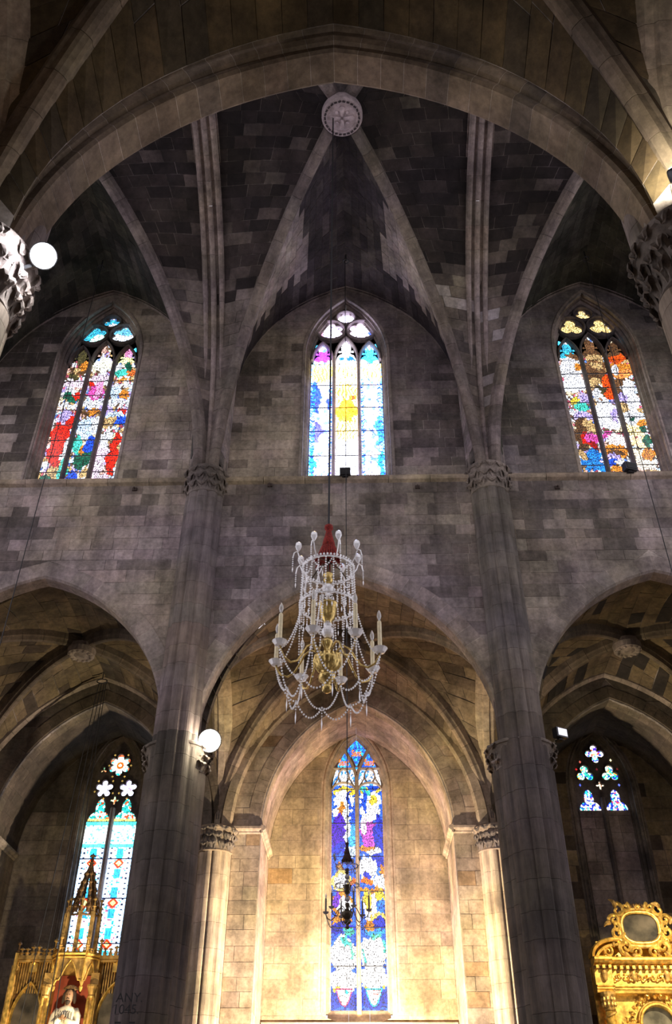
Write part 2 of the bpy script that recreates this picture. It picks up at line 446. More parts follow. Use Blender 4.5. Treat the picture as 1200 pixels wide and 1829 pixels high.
bk = MB(); bk.box((0, -1.3, 7.2), (46, .3, 14.4)); meta(bk.build('wall_rear', 'floor'), 'plain stone outer wall of the near aisle, behind the viewer', 'wall', kind='structure')
for nm, x, y, dy_ in (('light_block_far_left', -12.3, 23.4, 9.2), ('light_block_far_right', 12.3, 23.4, 9.2), ('light_block_near_left', -12.3, 2.6, 7.6), ('light_block_near_right', 12.3, 2.6, 7.6)):  # unseen walls added to keep outside light out of the aisle ends
    bk = MB(); bk.box((x, y, 7.3), (.3, dy_, 14.6)); meta(bk.build(nm, 'floor'), 'added plain wall that keeps outside light from the %s aisle at its %s end' % ('far' if y > 10 else 'near', 'left' if x < 0 else 'right'), 'wall', kind='structure')
# ------------------------------------------------------------------ far nave wall: spandrels, arches, clerestory
WHW = 1.26       # half width of clerestory window opening at wall face
def far_wall(k):
    xc = k*B; x0, x1 = xc-B/2, xc+B/2
    ring = hwf(A+.42, ZC, ZA+.46)
    side = WORD[k]
    w1 = wall_back('wall_arcade_'+side, YF, x0, x1, ZC, ZS, [(xc, hwf(A+.3, ZC, ZA+.33))], 'mortar', label='grey ashlar wall above the %s arcade arch, below the string course' % side, cat='wall')
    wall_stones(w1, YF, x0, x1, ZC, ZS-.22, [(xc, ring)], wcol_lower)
    wr = hwf(3.36, 20.6, 25.5)
    win = hwf(WHW, 22.45, 25.05)
    w2 = wall_back('wall_clerestory_'+side, YF, x0, x1, ZS, 25.7, [(xc, win)], 'mortar', bound=(xc, lambda z: min(wr(z), 3.3) if z > 20.6 else 3.5), label='grey ashlar clerestory wall around the %s stained glass window' % side, cat='wall')
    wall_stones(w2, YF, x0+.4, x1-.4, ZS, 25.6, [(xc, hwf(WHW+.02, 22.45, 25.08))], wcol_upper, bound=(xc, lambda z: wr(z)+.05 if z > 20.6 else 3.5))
    # arcade arch: every voussoir its own block
    arch = thing('arcade_arch', {-1: 'pointed stone arcade arch at the left edge, showing the dark aisle vault', 0: 'pointed stone arcade arch behind the big crystal chandelier', 1: 'pointed stone arcade arch at the right edge, opening on the chequered dark vault'}[k], 'arch', (xc, YF, ZC), kind='structure')
    p, nn = pointed(A, ZC, ZA, 34)
    prof = [(-.012, .46), (-.012, .05), (.04, 0), (.42, 0), (.46, .05), (.46, .14), (.54, .17), (.60, .28), (.68, .28), (.74, .34), (.74, .80), (.5, .80), (.5, .46)]
    for sg in (-1, 1):
        def to3(q, vec=False, sg=sg): return np.array([sg*q[0]+(0 if vec else xc), 0 if vec else YF, q[1]])
        voussoirs(arch, p, nn, to3, np.array([0, 1., 0]), prof, 2, colf=lambda c: [.31, .265, .24] if k < 1 else [.235, .205, .19], bed='mortar_pale')
for k in BAYS: far_wall(k)

# string course under the clerestory windows
def string_course():
    prof = [(0, 0), (-.03, .02), (-.10, .06), (-.12, .10), (-.12, .17), (-.05, .22), (0, .30)]
    for k in BAYS:
        tr = thing('trim_%d' % (k+2), 'projecting stone string course under the %s clerestory window' % WORD[k], 'string course', (k*B, YF, ZS-.2), kind='structure')
        n = 6; x0, x1 = k*B-3.45, k*B+3.45
        for i in range(n):
            a, b_ = x0+(x1-x0)*i/n+.006, x0+(x1-x0)*(i+1)/n-.006
            v, f = sweep([(a, YF, ZS-.24), (b_, YF, ZS-.24)], [(0, 1, 0)]*2, [(0, 0, 1)]*2, prof)
            obj('stone', mesh('string_stone', v, f, 'stone', jit([.36, .30, .23])), tr)
string_course()

# ------------------------------------------------------------------ piers
def flute(r, th, n=8, d=.09):
    """cluster of rolls with hollows between"""
    a = (th*n/(2*PI)) % 1; s = abs(math.cos(a*PI))
    fil = .04 if .30 < a < .36 or .64 < a < .70 else 0
    return r*(1-d*(1-s**.5)+fil*.5)
def pier_ring(cx, cy, r, z, n=64, nf=8, d=.13, ph=0):
    return [(cx+flute(r, 2*PI*i/n+ph, nf, d)*math.cos(2*PI*i/n), cy+flute(r, 2*PI*i/n+ph, nf, d)*math.sin(2*PI*i/n), z) for i in range(n)]
def drums(parent, cx, cy, r, z0, z1, h, colf, nf=8, d=.13, ph=0):
    z = z0
    while z < z1-.05:
        zb = min(z1, z+h*random.uniform(.85, 1.15)); n = 64
        if z1-zb < .15: zb = z1
        v = pier_ring(cx, cy, r, z+.003, n, nf, d, ph)+pier_ring(cx, cy, r, zb-.003, n, nf, d, ph)
        f = [(i, (i+1) % n, n+(i+1) % n, n+i) for i in range(n)]+[tuple(range(n))[::-1], tuple(range(n, 2*n))]
        obj('drum', mesh('drum', v, f, 'stone_streak', jit(colf(z), .09)), parent); z = zb
LEAF = None
def leaf_mesh():
    """a curled crocket leaf: stem rising from the bell then rolling outward"""
    global LEAF
    if LEAF: return LEAF
    pts = [(0, .0, 0), (.01, .03, .10), (.03, .06, .19), (.07, .10, .26), (.13, .12, .27), (.16, .10, .21), (.13, .08, .17)]
    wd = [.05, .075, .11, .13, .12, .09, .04]; v = []; f = []
    for (a, b_, z), w_ in zip(pts, wd):
        for s, dd in ((-1, .0), (-.55, .028), (0, -.012), (.55, .028), (1, .0)): v.append((a+b_*.3+dd, s*w_, z))
        for s, dd in ((1, -.02), (0, -.05), (-1, -.02)): v.append((a+b_*.3+dd, s*w_*.8, z-.02))
    for i in range(len(pts)-1):
        for j in range(8): f.append((i*8+j, i*8+(j+1) % 8, (i+1)*8+(j+1) % 8, (i+1)*8+j))
    f.append(tuple(range(8))[::-1]); f.append(tuple(48+j for j in range(8)))
    LEAF = mesh('leaf', v, f, 'carved', smooth=False); return LEAF
def capital(parent, cx, cy, z0, z1, r, n=14, skip=None, mat='carved', name='capital'):
    h = z1-z0; mb = MB()
    mb.lathe([(r*.98, 0), (r*1.06, .03*h), (r*1.02, .1*h), (r*1.0, .2*h), (r*1.06, .55*h), (r*1.2, .84*h), (r*1.26, .86*h), (r*1.28, .93*h), (r*1.2, h)], (cx, cy, z0), 32)
    cap = mb.build(name, mat, parent)
    lf = leaf_mesh()
    for tier in (0, 1, 2):
        for i in range(n):
            a = 2*PI*(i+.5*tier)/n
            if skip and skip(a): continue
            o = bpy.data.objects.new('leaf', lf); C.objects.link(o); o.parent = cap
            s = h/.62*.72*random.uniform(.92, 1.08); rr = r*(.99, 1.02, 1.08)[tier]
            o.location = (cx+rr*math.cos(a), cy+rr*math.sin(a), z0+h*(.03, .32, .60)[tier]); o.rotation_euler = (random.uniform(-.15, .15), random.uniform(-.1, .1), a)
            o.scale = (.62*r/.5, r/.5*14/n, s)
    return cap
def far_pier(k, label):
    x = (k-.5)*B if k <= 0 else (k-.5)*B
    t = thing('pier', label, 'pier', (0, 0, 0), kind='structure')
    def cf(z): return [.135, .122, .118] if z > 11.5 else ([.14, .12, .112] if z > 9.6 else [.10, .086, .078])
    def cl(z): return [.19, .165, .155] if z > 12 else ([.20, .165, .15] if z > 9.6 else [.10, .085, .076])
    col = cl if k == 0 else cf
    drums(t, x, YF+.40, .69, 0, ZC-.6, .55, col, 8, .10, PI/8*0)
    drums(t, x, YF+.08, .53, 0, ZS-.75, .55, col, 10, .16, PI/10)
    # springer block above the lower capitals, between the two arches
    capital(t, x, YF+.40, ZC-.62, ZC-.02, .62, 14, skip=lambda a: (math.sin(a) < -.62 or math.sin(a) > .8), name='arcade_capital')
    capital(t, x, YF+.08, ZS-.76, ZS+.12, .50, 12, skip=lambda a: math.sin(a) > .3, name='vault_capital')
far_pier(0, 'dark fluted stone pier left of the central arch, lettered near its foot')
far_pier(1, 'dark fluted stone pier right of the central arch')
for s in (-1, 1):   # outer piers of the far arcade, partly past the frame
    t = thing('pier', 'fluted pier beyond the %s edge of the far arcade' % ('left' if s < 0 else 'right'), 'pier', kind='structure')
    drums(t, s*1.5*B, YF+.3, .72, 0, ZS, 1.4, lambda z: GREY, 8, .1)

# near piers (camera stands in the aisle behind them)
NEARCOL = [.36, .31, .25]
for s in (-1, 1):
    t = thing('pier', 'near fluted pier with carved capital at the %s edge, %s' % (('left', 'under the round lamp') if s < 0 else ('right', 'partly cut by the frame')), 'pier', kind='structure')
    drums(t, s*B/2, YN-.40, .58, 0, 8.72, .6, lambda z: NEARCOL, 8, .10)
    capital(t, s*B/2, YN-.40, 8.72, 9.62, .54, 18, name='capital')
    drums(t, s*B/2, YN-.1, .5, 9.6, 17.2, .7, lambda z: GREY, 8, .1)

# ------------------------------------------------------------------ near arcade arch
def near_arch():
    prof = [(.012, .62), (.012, .05), (-.03, 0), (-.44, 0), (-.48, .04), (-.48, .13), (-.53, .15), (-.57, .22), (-.58, .30), (-.64, .34), (-.70, .34), (-.74, .40), (-.76, .46), (-.76, .66)]
    p, nn = pointed(A, ZC, ZA, 36)
    for xc in (-B, 0, B):
        arch = thing('arcade_arch', {0: 'huge moulded stone arch crossing the top of the view, nearest the camera', -B: 'near arcade arch hidden past the left edge', B: 'near arcade arch hidden past the right edge'}[xc], 'arch', (xc, YN, ZC), kind='structure')
        for sg in (-1, 1):
            def to3(q, vec=False, sg=sg): return np.array([sg*q[0]+(0 if vec else xc), 0 if vec else YN, q[1]])
            voussoirs(arch, p, nn, to3, np.array([0, 1., 0]), prof, 2 if xc == 0 else 6, bed='mortar_pale', colf=lambda c: [.215, .17, .125] if random.random() > .12 else [.175, .145, .115])
near_arch()

# ------------------------------------------------------------------ vault webs and ribs
def resample(P, n):
    P = np.asarray(P, float); d = np.r_[0, np.cumsum(np.linalg.norm(np.diff(P, axis=0), axis=1))]; q = np.linspace(0, d[-1], n+1)
    return np.stack([np.interp(q, d, P[:, i]) for i in range(P.shape[1])], 1)
class Curve3:
    def __init__(s, P): s.P = resample(P, 60)
    def __call__(s, t):
        x = min(max(t, 0), 1)*60; i = min(int(x), 59); a = x-i; return s.P[i]*(1-a)+s.P[i+1]*a
def web_fn(Ac, Bc, bulge=.05):
    def P(u, t):
        a, b_ = Ac(t), Bc(t); L = np.linalg.norm(a-b_); p = a*(1-u)+b_*u
        p = p+np.array([0, 0, bulge*L*4*u*(1-u)*min(1, t*1.3)]); return p
    return P
def web(name, Ac, Bc, inside, colf, label, ncourse=24, width=.75, mort='mortar_dark', bulge=.05, budget=300, stones=True, tmin=0.04, vis=None):
    P = web_fn(Ac, Bc, bulge)
    me = grid_mesh(P, 8, 30, mort, .006, inside, name)
    o = obj(name, me); meta(o, label, 'vault', kind='structure')
    q = [P(i/8, 1) for i in range(9)]; d = q[-1]-q[0]; d[2] = 0; d /= np.linalg.norm(d); sv = np.array([-d[1], d[0], 0])
    v, f = sweep([p+np.array([0, 0, .01]) for p in q], [sv]*9, [(0, 0, 1)]*9, [(-.16, 0), (.16, 0), (.16, .06), (-.16, .06)])
    obj('ridge_backing', mesh('ridge_backing', v, f, mort), o)
    if stones:
        rows = [tmin+(1-tmin)*i/ncourse for i in range(ncourse+1)]
        quad_surface(o, P, rows, width, inside, colf, budget=budget, visible=vis)
    return o
RIBP = [(-.13, -.40), (-.13, -.14), (-.10, -.10), (-.07, -.02), (-.03, 0), (.03, 0), (.07, -.02), (.10, -.10), (.13, -.14), (.13, -.40)]
def rib(name, label, pts2, nn2, to3, S3, prof, step=2, colf=None):
    t = thing(name, label, 'rib', (0, 0, 0), kind='structure')
    # sweep profile: y is inward (towards the room), so feed inward normals
    voussoirs(t, pts2, [(-n[0], -n[1]) for n in nn2], to3, S3, prof, step, gap=.004, colf=colf)
    return t
YM = 12.25
def nave_vault():
    ztop = .32   # web above rib underside
    T = {}
    dia, dn = arc2d((7.05, 17.35), (5.1, 22.05), (0, 24.75), 34)      # r from boss, z (outer -> apex)
    tra, tn = arc2d((6.2, 17.4), (4.55, 22.3), (0, 25.35), 32)
    wal, wn = pointed(3.34, 20.6, 25.45, 26, 17.4, 6)
    dl = math.hypot(B/2-.1, YF-.15-YM)
    def dpt(sx, sy, r, z, xc): 
        q = r/dl
        return np.array([xc+sx*(B/2-.1)*q, YM+sy*(YF-.15-YM)*q, z])
    for k in BAYS:
        xc = k*B
        for sx in (-1, 1):
            for sy in (1, -1):
                h = np.array([sx*(B/2-.1), sy*(YF-.15-YM), 0])/dl; S = np.array([-h[1], h[0], 0])
                def to3(q, vec=False): return (h*q[0]+np.array([0, 0, q[1]])) if vec else np.array([xc, YM, 0])+h*q[0]+np.array([0, 0, q[1]])
                where = ('far' if sy > 0 else 'near')+' '+('left' if sx < 0 else 'right')
                rib('vault_rib', 'diagonal rib from the %s boss down to its %s pier' % (WORD[k] + ' nave', where), dia, dn, to3, S, [(a*1.15, b_) for a, b_ in RIBP], 2 if sy > 0 else 4,
                    colf=lambda c: [.20, .17, .15])
                # webs
                Dc = Curve3([dpt(sx, sy, r, z+ztop, xc) for r, z in dia])
                Wc = Curve3([(xc+sx*x, YM+sy*(YF-.02-YM), z+.05) for x, z in wal])
                Tc = Curve3([(xc+sx*(B/2-.05), YM+sy*r, z+.25) for r, z in tra])
                ins = (xc, YM, 17)
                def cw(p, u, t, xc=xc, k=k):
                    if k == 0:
                        if abs(p[0]) > 1.2 and p[1] > 15.0 and u > .25: return [.30, .26, .26]  # window's violet light painted into the paler stones near the ribs
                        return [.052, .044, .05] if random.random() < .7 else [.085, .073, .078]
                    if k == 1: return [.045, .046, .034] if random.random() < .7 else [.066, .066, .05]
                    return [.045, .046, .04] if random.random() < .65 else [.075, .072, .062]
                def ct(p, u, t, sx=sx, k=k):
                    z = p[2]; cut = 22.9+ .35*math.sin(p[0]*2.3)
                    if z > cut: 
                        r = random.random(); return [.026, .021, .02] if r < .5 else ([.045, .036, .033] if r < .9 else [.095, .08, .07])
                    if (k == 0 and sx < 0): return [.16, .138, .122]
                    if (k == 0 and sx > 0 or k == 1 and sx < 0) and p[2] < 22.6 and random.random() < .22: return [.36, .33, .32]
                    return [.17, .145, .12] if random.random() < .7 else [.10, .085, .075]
                lab = '%s %s' % (('far', 'near')[sy < 0], ('left', 'right')[sx > 0])
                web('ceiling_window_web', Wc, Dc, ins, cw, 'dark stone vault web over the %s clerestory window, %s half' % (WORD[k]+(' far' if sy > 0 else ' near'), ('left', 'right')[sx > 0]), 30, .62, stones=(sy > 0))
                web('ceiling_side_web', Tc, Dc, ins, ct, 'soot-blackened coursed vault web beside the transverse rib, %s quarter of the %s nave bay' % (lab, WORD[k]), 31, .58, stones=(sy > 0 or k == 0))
        # wall rib
        for sx in (-1, 1):
            def to3(q, vec=False): return np.array([sx*q[0]+(0 if vec else xc), 0 if vec else YF-.02, q[1]])
            rib('wall_rib', 'slender moulded rib framing the %s clerestory wall, %s half' % (WORD[k], ('left', 'right')[sx > 0]), wal, wn, to3, np.array([0, 1., 0]), [(-.16, -.3), (-.16, -.08), (-.12, -.03), (-.06, -.05), (0, .0), (.05, -.02), (.05, -.3)], 2, colf=lambda c: [.24, .205, .185])
    # transverse ribs
    TP = [(-.47, -.62), (-.47, -.40), (-.43, -.36), (-.43, -.30), (-.40, -.28), (-.37, -.22), (-.34, -.24), (-.33, -.13), (-.29, -.05), (-.23, -.02), (-.18, -.06), (-.145, -.15), (-.09, -.15), (-.07, -.04), (-.035, -.005), (0, 0.01)]
    TP = TP+[(-a, b_) for a, b_ in TP[-2::-1]]
    for i in (-.5, .5):
        x = i*B
        t = thing('transverse_rib', 'broad clustered transverse rib rising from the %s pier' % ('left' if i < 0 else 'right'), 'rib', kind='structure')
        for sy in (1, -1):
            def to3(q, vec=False): return np.array([0 if vec else x, sy*q[0]+(0 if vec else YM), q[1]])
            voussoirs(t, tra, [(-n[0], -n[1]) for n in tn], to3, np.array([1., 0, 0]), TP, 2, gap=.003, colf=lambda c: [.31, .262, .235], mat='stone')
    # bosses
    for k in BAYS:
        b_ = thing('vault_boss', {0: 'round carved keystone boss with a cross and a lettered rim, top centre', -1: 'round carved boss of the left nave bay', 1: 'round carved boss of the right nave bay'}[k], 'boss', (k*B, YM, 24.42))
        m = MB(); m.lathe([(.30, .5), (.50, .42), (.55, .25), (.55, .06), (.52, 0), (.40, 0), (.38, .03), (.05, .03)], (0, 0, 0), 40); m.build('disc', 'boss_stone', b_, local=True)
        if k == 0:
            for i in range(26):
                a = 2*PI*i/26; m = MB(); m.box((0, 0, 0), (.045, .075, .03)); o = m.build('rim_letter', 'carved_dark', b_, local=True)
                o.location = (.46*math.cos(a), .46*math.sin(a), -.005); o.rotation_euler = (0, 0, a+random.uniform(-.3, .3))
            m = MB()
            for i in range(4):
                a = PI/2*i; ca, sa = math.cos(a), math.sin(a)
                q = [(.04, .03), (.04, -.03), (.30, -.07), (.33, 0), (.30, .07)]
                v = [(x*ca-y*sa, x*sa+y*ca, -.01) for x, y in q]+[(x*ca-y*sa, x*sa+y*ca, .035) for x, y in q]
                m.add(v, [(0, 1, 2, 3, 4), (9, 8, 7, 6, 5)]+[(j, j+5, (j+1) % 5+5, (j+1) % 5) for j in range(5)])
                m.lathe([(.02, .03), (.05, .015), (.03, -.012)], (.2*math.cos(a+PI/4), .2*math.sin(a+PI/4), 0), 8)
            m.build('cross', 'boss_stone', b_, local=True)
M['boss_stone'] = stone_mat('boss_stone', (.42, .36, .345), soot=.3)
M['carved_dark'] = stone_mat('carved_recess', (.05, .04, .04), soot=.3)
nave_vault()

# aisle vaults ------------------------------------------------------
def aisle_vault(k, Ya_, Yb_, far, stones=True):
    """Ya_: arcade side, Yb_: outer wall side"""
    xc = k*B+(CX if far else 0)*.6; ym = (Ya_+Yb_)/2; hy = abs(Yb_-Ya_)/2; zs = 9.75; zb = 13.95
    hx = B/2-.12
    dl = math.hypot(hx, hy)
    dia, dn = arc2d((dl, zs), (dl*.74, zs+(zb-zs)*.66), (0, zb), 24)
    tra, tn = arc2d((hy-.1, zs), (hy*.76, zs+(zb-.15-zs)*.64), (0, zb-.1), 20)
    wal, wn = pointed(A-.05, zs-.1, 14.32, 24)
    sy0 = 1 if Yb_ > Ya_ else -1
    lab = ('far' if far else 'near')+' aisle, '+WORD[k]+' bay'
    for sx in (-1, 1):
        for sy in (-1, 1):
            h = np.array([sx*hx, sy*hy, 0])/dl; S = np.array([-h[1], h[0], 0])
            def to3(q, vec=False): return (h*q[0]+np.array([0, 0, q[1]])) if vec else np.array([xc, ym, 0])+h*q[0]+np.array([0, 0, q[1]])
            yl = 'wall side' if sy == sy0 else 'arcade side'
            rib('vault_rib', 'diagonal rib of the %s, %s %s' % (lab, ('left', 'right')[sx > 0], yl), dia, dn, to3, S, RIBP if far else [(a*1.25, b_*1.1) for a, b_ in RIBP], 2,
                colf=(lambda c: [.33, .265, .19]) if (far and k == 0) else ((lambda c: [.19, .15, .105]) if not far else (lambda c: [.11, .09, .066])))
            Dc = Curve3([to3((r, z+.3)) for r, z in dia])
            Wc = Curve3([(xc+sx*x, ym+sy*(hy+.08), z+.08) for x, z in wal])
            Tc = Curve3([(xc+sx*(B/2-.02), ym+sy*r, z+.22) for r, z in tra])
            ins = (xc, ym, 9)
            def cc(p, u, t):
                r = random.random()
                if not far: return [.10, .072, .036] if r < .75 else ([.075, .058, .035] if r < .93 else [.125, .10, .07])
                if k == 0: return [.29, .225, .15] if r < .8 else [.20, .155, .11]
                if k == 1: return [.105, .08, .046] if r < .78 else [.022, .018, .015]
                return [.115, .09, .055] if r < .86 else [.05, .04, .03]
            vis = None
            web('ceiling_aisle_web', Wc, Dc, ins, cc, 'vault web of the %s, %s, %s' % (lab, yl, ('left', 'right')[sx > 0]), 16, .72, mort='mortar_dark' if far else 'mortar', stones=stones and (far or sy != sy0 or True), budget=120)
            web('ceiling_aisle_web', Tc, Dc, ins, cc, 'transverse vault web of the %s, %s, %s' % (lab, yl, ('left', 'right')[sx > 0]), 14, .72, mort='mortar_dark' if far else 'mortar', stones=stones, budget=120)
    b_ = thing('vault_boss', 'round carved boss at the crown of the %s' % lab, 'boss', (xc, ym, zb-.22))
    m = MB(); m.lathe([(.2, .4), (.36, .34), (.40, .2), (.38, .03), (.3, 0), (.2, .03), (.1, -.02)], (0, 0, 0), 24); m.build('disc', 'carved', b_, local=True)
    for i in range(12):
        a = 2*PI*i/12; m = MB(); m.lathe([(.02, -.03), (.06, 0), (.05, .05)], (.30*math.cos(a), .30*math.sin(a), .0), 6); m.build('petal', 'carved', b_, local=True)
    if far:   # formeret rib against the outer wall
        for sx in (-1, 1):
            def to3(q, vec=False): return np.array([sx*q[0]+(0 if vec else xc), 0 if vec else YA-.1, q[1]])
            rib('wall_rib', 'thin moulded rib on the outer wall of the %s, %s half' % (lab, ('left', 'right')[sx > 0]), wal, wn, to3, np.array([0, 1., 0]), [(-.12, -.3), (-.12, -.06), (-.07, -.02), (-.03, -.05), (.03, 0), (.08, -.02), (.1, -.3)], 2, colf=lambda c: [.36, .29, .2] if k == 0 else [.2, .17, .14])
    return tra, tn, ym
for k in BAYS: tr = aisle_vault(k, YF+.75, YA, True)
def aisle_transverse(i, far, ym, tra, tn):
    x = i*B+(CX if far else 0)*.6
    t = thing('transverse_rib', 'broad transverse rib of the %s aisle on the %s side' % ('far' if far else 'near', 'left' if i < 0 else 'right'), 'rib', kind='structure')
    TP = [(-.30, -.4), (-.30, -.16), (-.22, -.08), (-.12, -.06), (-.08, 0), (.08, 0), (.12, -.06), (.22, -.08), (.30, -.16), (.30, -.4)]
    for sy in (1, -1):
        def to3(q, vec=False): return np.array([0 if vec else x, sy*q[0]+(0 if vec else ym), q[1]])
        voussoirs(t, tra, [(-n[0], -n[1]) for n in tn], to3, np.array([1., 0, 0]), TP, 2, gap=.003, colf=lambda c: [.44, .36, .26])
for i in (-.5, .5): aisle_transverse(i, True, tr[2], tr[0], tr[1])
for k in BAYS: tr = aisle_vault(k, YN-.76, -.6, False, stones=(k == 0))
for i in (-.5, .5): aisle_transverse(i, False, tr[2], tr[0], tr[1])
#PART2
# ------------------------------------------------------------------ outer aisle wall, chapels
CA, CZS, CZA = 2.70, 9.75, 13.62
LWH, LWZ0, LWZS, LWZA = .80, 5.62, 11.75, 13.62     # lancet opening (glass size)
def chapel(k):
    xc = k*B+CX; side = WORD[k]; lit = k == 0  # central chapel's light and the side chapels' dimness also go into stone and mortar colours
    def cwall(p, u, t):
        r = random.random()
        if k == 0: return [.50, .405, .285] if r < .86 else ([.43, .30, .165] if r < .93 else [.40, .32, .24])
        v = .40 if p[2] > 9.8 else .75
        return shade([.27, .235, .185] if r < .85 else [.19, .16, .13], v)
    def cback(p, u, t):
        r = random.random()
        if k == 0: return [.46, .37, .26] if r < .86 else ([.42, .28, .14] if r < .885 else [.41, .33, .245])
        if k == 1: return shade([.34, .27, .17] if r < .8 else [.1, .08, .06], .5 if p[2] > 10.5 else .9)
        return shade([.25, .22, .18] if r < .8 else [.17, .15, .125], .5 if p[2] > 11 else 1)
    fr = hwf(B/2-.35, 9.7, 14.5)
    op = hwf(CA, CZS, CZA)
    w1 = wall_back('wall_aisle_'+side, YA, xc-B/2, xc+B/2, 0, 14.6, [(xc, op)], 'mortar_warm' if lit else 'mortar_dark', bound=(xc, lambda z: B/2 if z < 11 else fr(z)+.15), label='stone wall of the far aisle around the opening of the %s chapel' % side, cat='wall')
    z0 = 4.2
    ringo = hwf(CA+.36, CZS, CZA+.38)
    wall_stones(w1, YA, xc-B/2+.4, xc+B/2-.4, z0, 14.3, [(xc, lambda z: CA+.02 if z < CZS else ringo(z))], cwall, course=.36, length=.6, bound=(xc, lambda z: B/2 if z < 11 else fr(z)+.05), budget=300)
    # voussoirs of the chapel arch on the wall face
    ar = thing('chapel_arch', 'plain stone arch opening into the %s chapel' % side, 'arch', (xc, YA, CZS), kind='structure')
    p, nn = pointed(CA, CZS, CZA, 30)
    prof = [(-.01, .40), (-.01, .06), (.05, 0), (.5, 0), (.5, .40)]
    for sg in (-1, 1):
        def to3(q, vec=False, sg=sg): return np.array([sg*q[0]+(0 if vec else xc), 0 if vec else YA, q[1]])
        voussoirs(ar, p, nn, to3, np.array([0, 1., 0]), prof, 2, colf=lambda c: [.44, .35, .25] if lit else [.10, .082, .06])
    # soffit and jambs
    for sg in (-1, 1):
        P2, _ = pointed(CA+.02, CZS, CZA+.02, 24, 3.6, 14)
        Cf = Curve3([(xc+sg*x, YA+.02, z) for x, z in P2]); Cb = Curve3([(xc+sg*x, YB+.05, z) for x, z in P2])
        so = obj('wall_reveal_'+side, grid_mesh(web_fn(Cf, Cb, 0), 2, 44, 'mortar_warm' if lit else 'mortar_dark', .02, (xc, 26.3, 8), 'reveal'))
        meta(so, 'smooth reveal and soffit inside the %s chapel arch, %s side' % (side, 'left' if sg < 0 else 'right'), 'wall', kind='structure')
        rows = [i/34 for i in range(35)]
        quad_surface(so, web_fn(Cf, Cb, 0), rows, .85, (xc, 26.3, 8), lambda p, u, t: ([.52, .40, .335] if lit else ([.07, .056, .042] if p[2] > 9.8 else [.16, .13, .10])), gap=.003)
    # back wall
    bw = wall_back('wall_chapel_'+side, YB, xc-CA-.1, xc+CA+.1, 0, CZA+.1, [(xc, hwf(LWH+.12, LWZS, LWZA+.2, LWZ0-.38))], 'mortar_warm' if lit else 'mortar_dark', bound=(xc, lambda z: CA if z < CZS else hwf(CA, CZS, CZA)(z)), label='back wall of the %s chapel around its tall lancet window' % side, cat='wall')
    hole = hwf(LWH+.22, LWZS, LWZA+.36, LWZ0-.34)
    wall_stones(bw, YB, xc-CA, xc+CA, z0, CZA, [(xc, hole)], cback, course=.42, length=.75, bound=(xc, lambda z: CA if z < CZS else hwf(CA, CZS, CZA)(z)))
    # impost moulding: along the wall face and into the reveals
    prof = [(0, 0), (-.05, .03), (-.05, .07), (-.10, .10), (-.13, .13), (-.13, .19), (-.09, .22), (0, .24)]
    for sg in (-1, 1):
        tr = thing('trim_%d' % (10+(k+1)*2+(sg > 0)), 'moulded impost cornice at the %s chapel arch, %s side' % (side, 'left' if sg < 0 else 'right'), 'cornice', (xc, YA, 9.6), kind='structure')
        a, b_ = sorted((xc+sg*(CA-.0), xc+sg*(B/2-.35)))
        v, f = sweep([(a, YA, 9.58), (b_, YA, 9.58)], [(0, 1, 0)]*2, [(0, 0, 1)]*2, prof)
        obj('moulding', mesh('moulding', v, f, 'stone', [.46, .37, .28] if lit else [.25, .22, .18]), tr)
        for q in range(3):
            y0 = YA-.1+q*.84; x = xc+sg*CA
            v, f = sweep([(x, y0+.004, 9.58), (x, y0+.836, 9.58)], [(sg, 0, 0)]*2, [(0, 0, 1)]*2, prof)
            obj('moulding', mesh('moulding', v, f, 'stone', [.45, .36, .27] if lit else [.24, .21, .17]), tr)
for k in BAYS: chapel(k)
def responds():
    for i, (lab) in ((-.5, 'left of the lit chapel'), (.5, 'right of the lit chapel, half behind the dark pier')):
        x = i*B+.1
        t = thing('wall_pier', 'pale fluted half-pier with a leafy capital %s' % lab, 'pier', kind='structure')
        drums(t, x, YA+.05, .47, 0, 9.1, .55, lambda z: [.50, .41, .30], 10, .17)
        capital(t, x, YA+.05, 9.02, 9.72, .47, 12, skip=lambda a: math.sin(a) > .2, name='capital', mat='carved_warm')
    for i in (-1.5, 1.5):
        t = thing('wall_pier', 'fluted half-pier at the far %s end of the aisle wall' % ('left' if i < 0 else 'right'), 'pier', kind='structure')
        drums(t, i*B+.1, YA+.05, .47, 0, 9.6, 1.2, lambda z: [.25, .22, .18], 10, .17)
M['carved_warm'] = stone_mat('carved_pale_stone', (.33, .265, .20), soot=.35, bump=.6)
responds()

# ------------------------------------------------------------------ stained glass
def voro(x, z, cell, seed):
    """nearest jittered seed and edge distance"""
    cx, cz = cell; ix = np.floor(x/cx).astype(int); iz = np.floor(z/cz).astype(int)
    def h(a, b_, s):
        v = np.sin(a*127.1+b_*311.7+s*74.7+seed*13.3)*43758.5453; return v-np.floor(v)
    d1 = np.full(x.shape, 1e9); d2 = d1.copy(); sx = x.copy(); sz = z.copy()
    for i in (-1, 0, 1):
        for j in (-1, 0, 1):
            a, b_ = ix+i, iz+j
            px = (a+.1+.8*h(a, b_, 1))*cx; pz = (b_+.1+.8*h(a, b_, 2))*cz
            d = np.hypot((x-px)/cx, (z-pz)/cz); new = d < d1
            d2 = np.where(new, d1, np.minimum(d2, d)); sx = np.where(new, px, sx); sz = np.where(new, pz, sz); d1 = np.where(new, d, d1)
    return sx, sz, (d2-d1), h(np.floor(sx/cx*7).astype(int), np.floor(sz/cz*7).astype(int), 3)
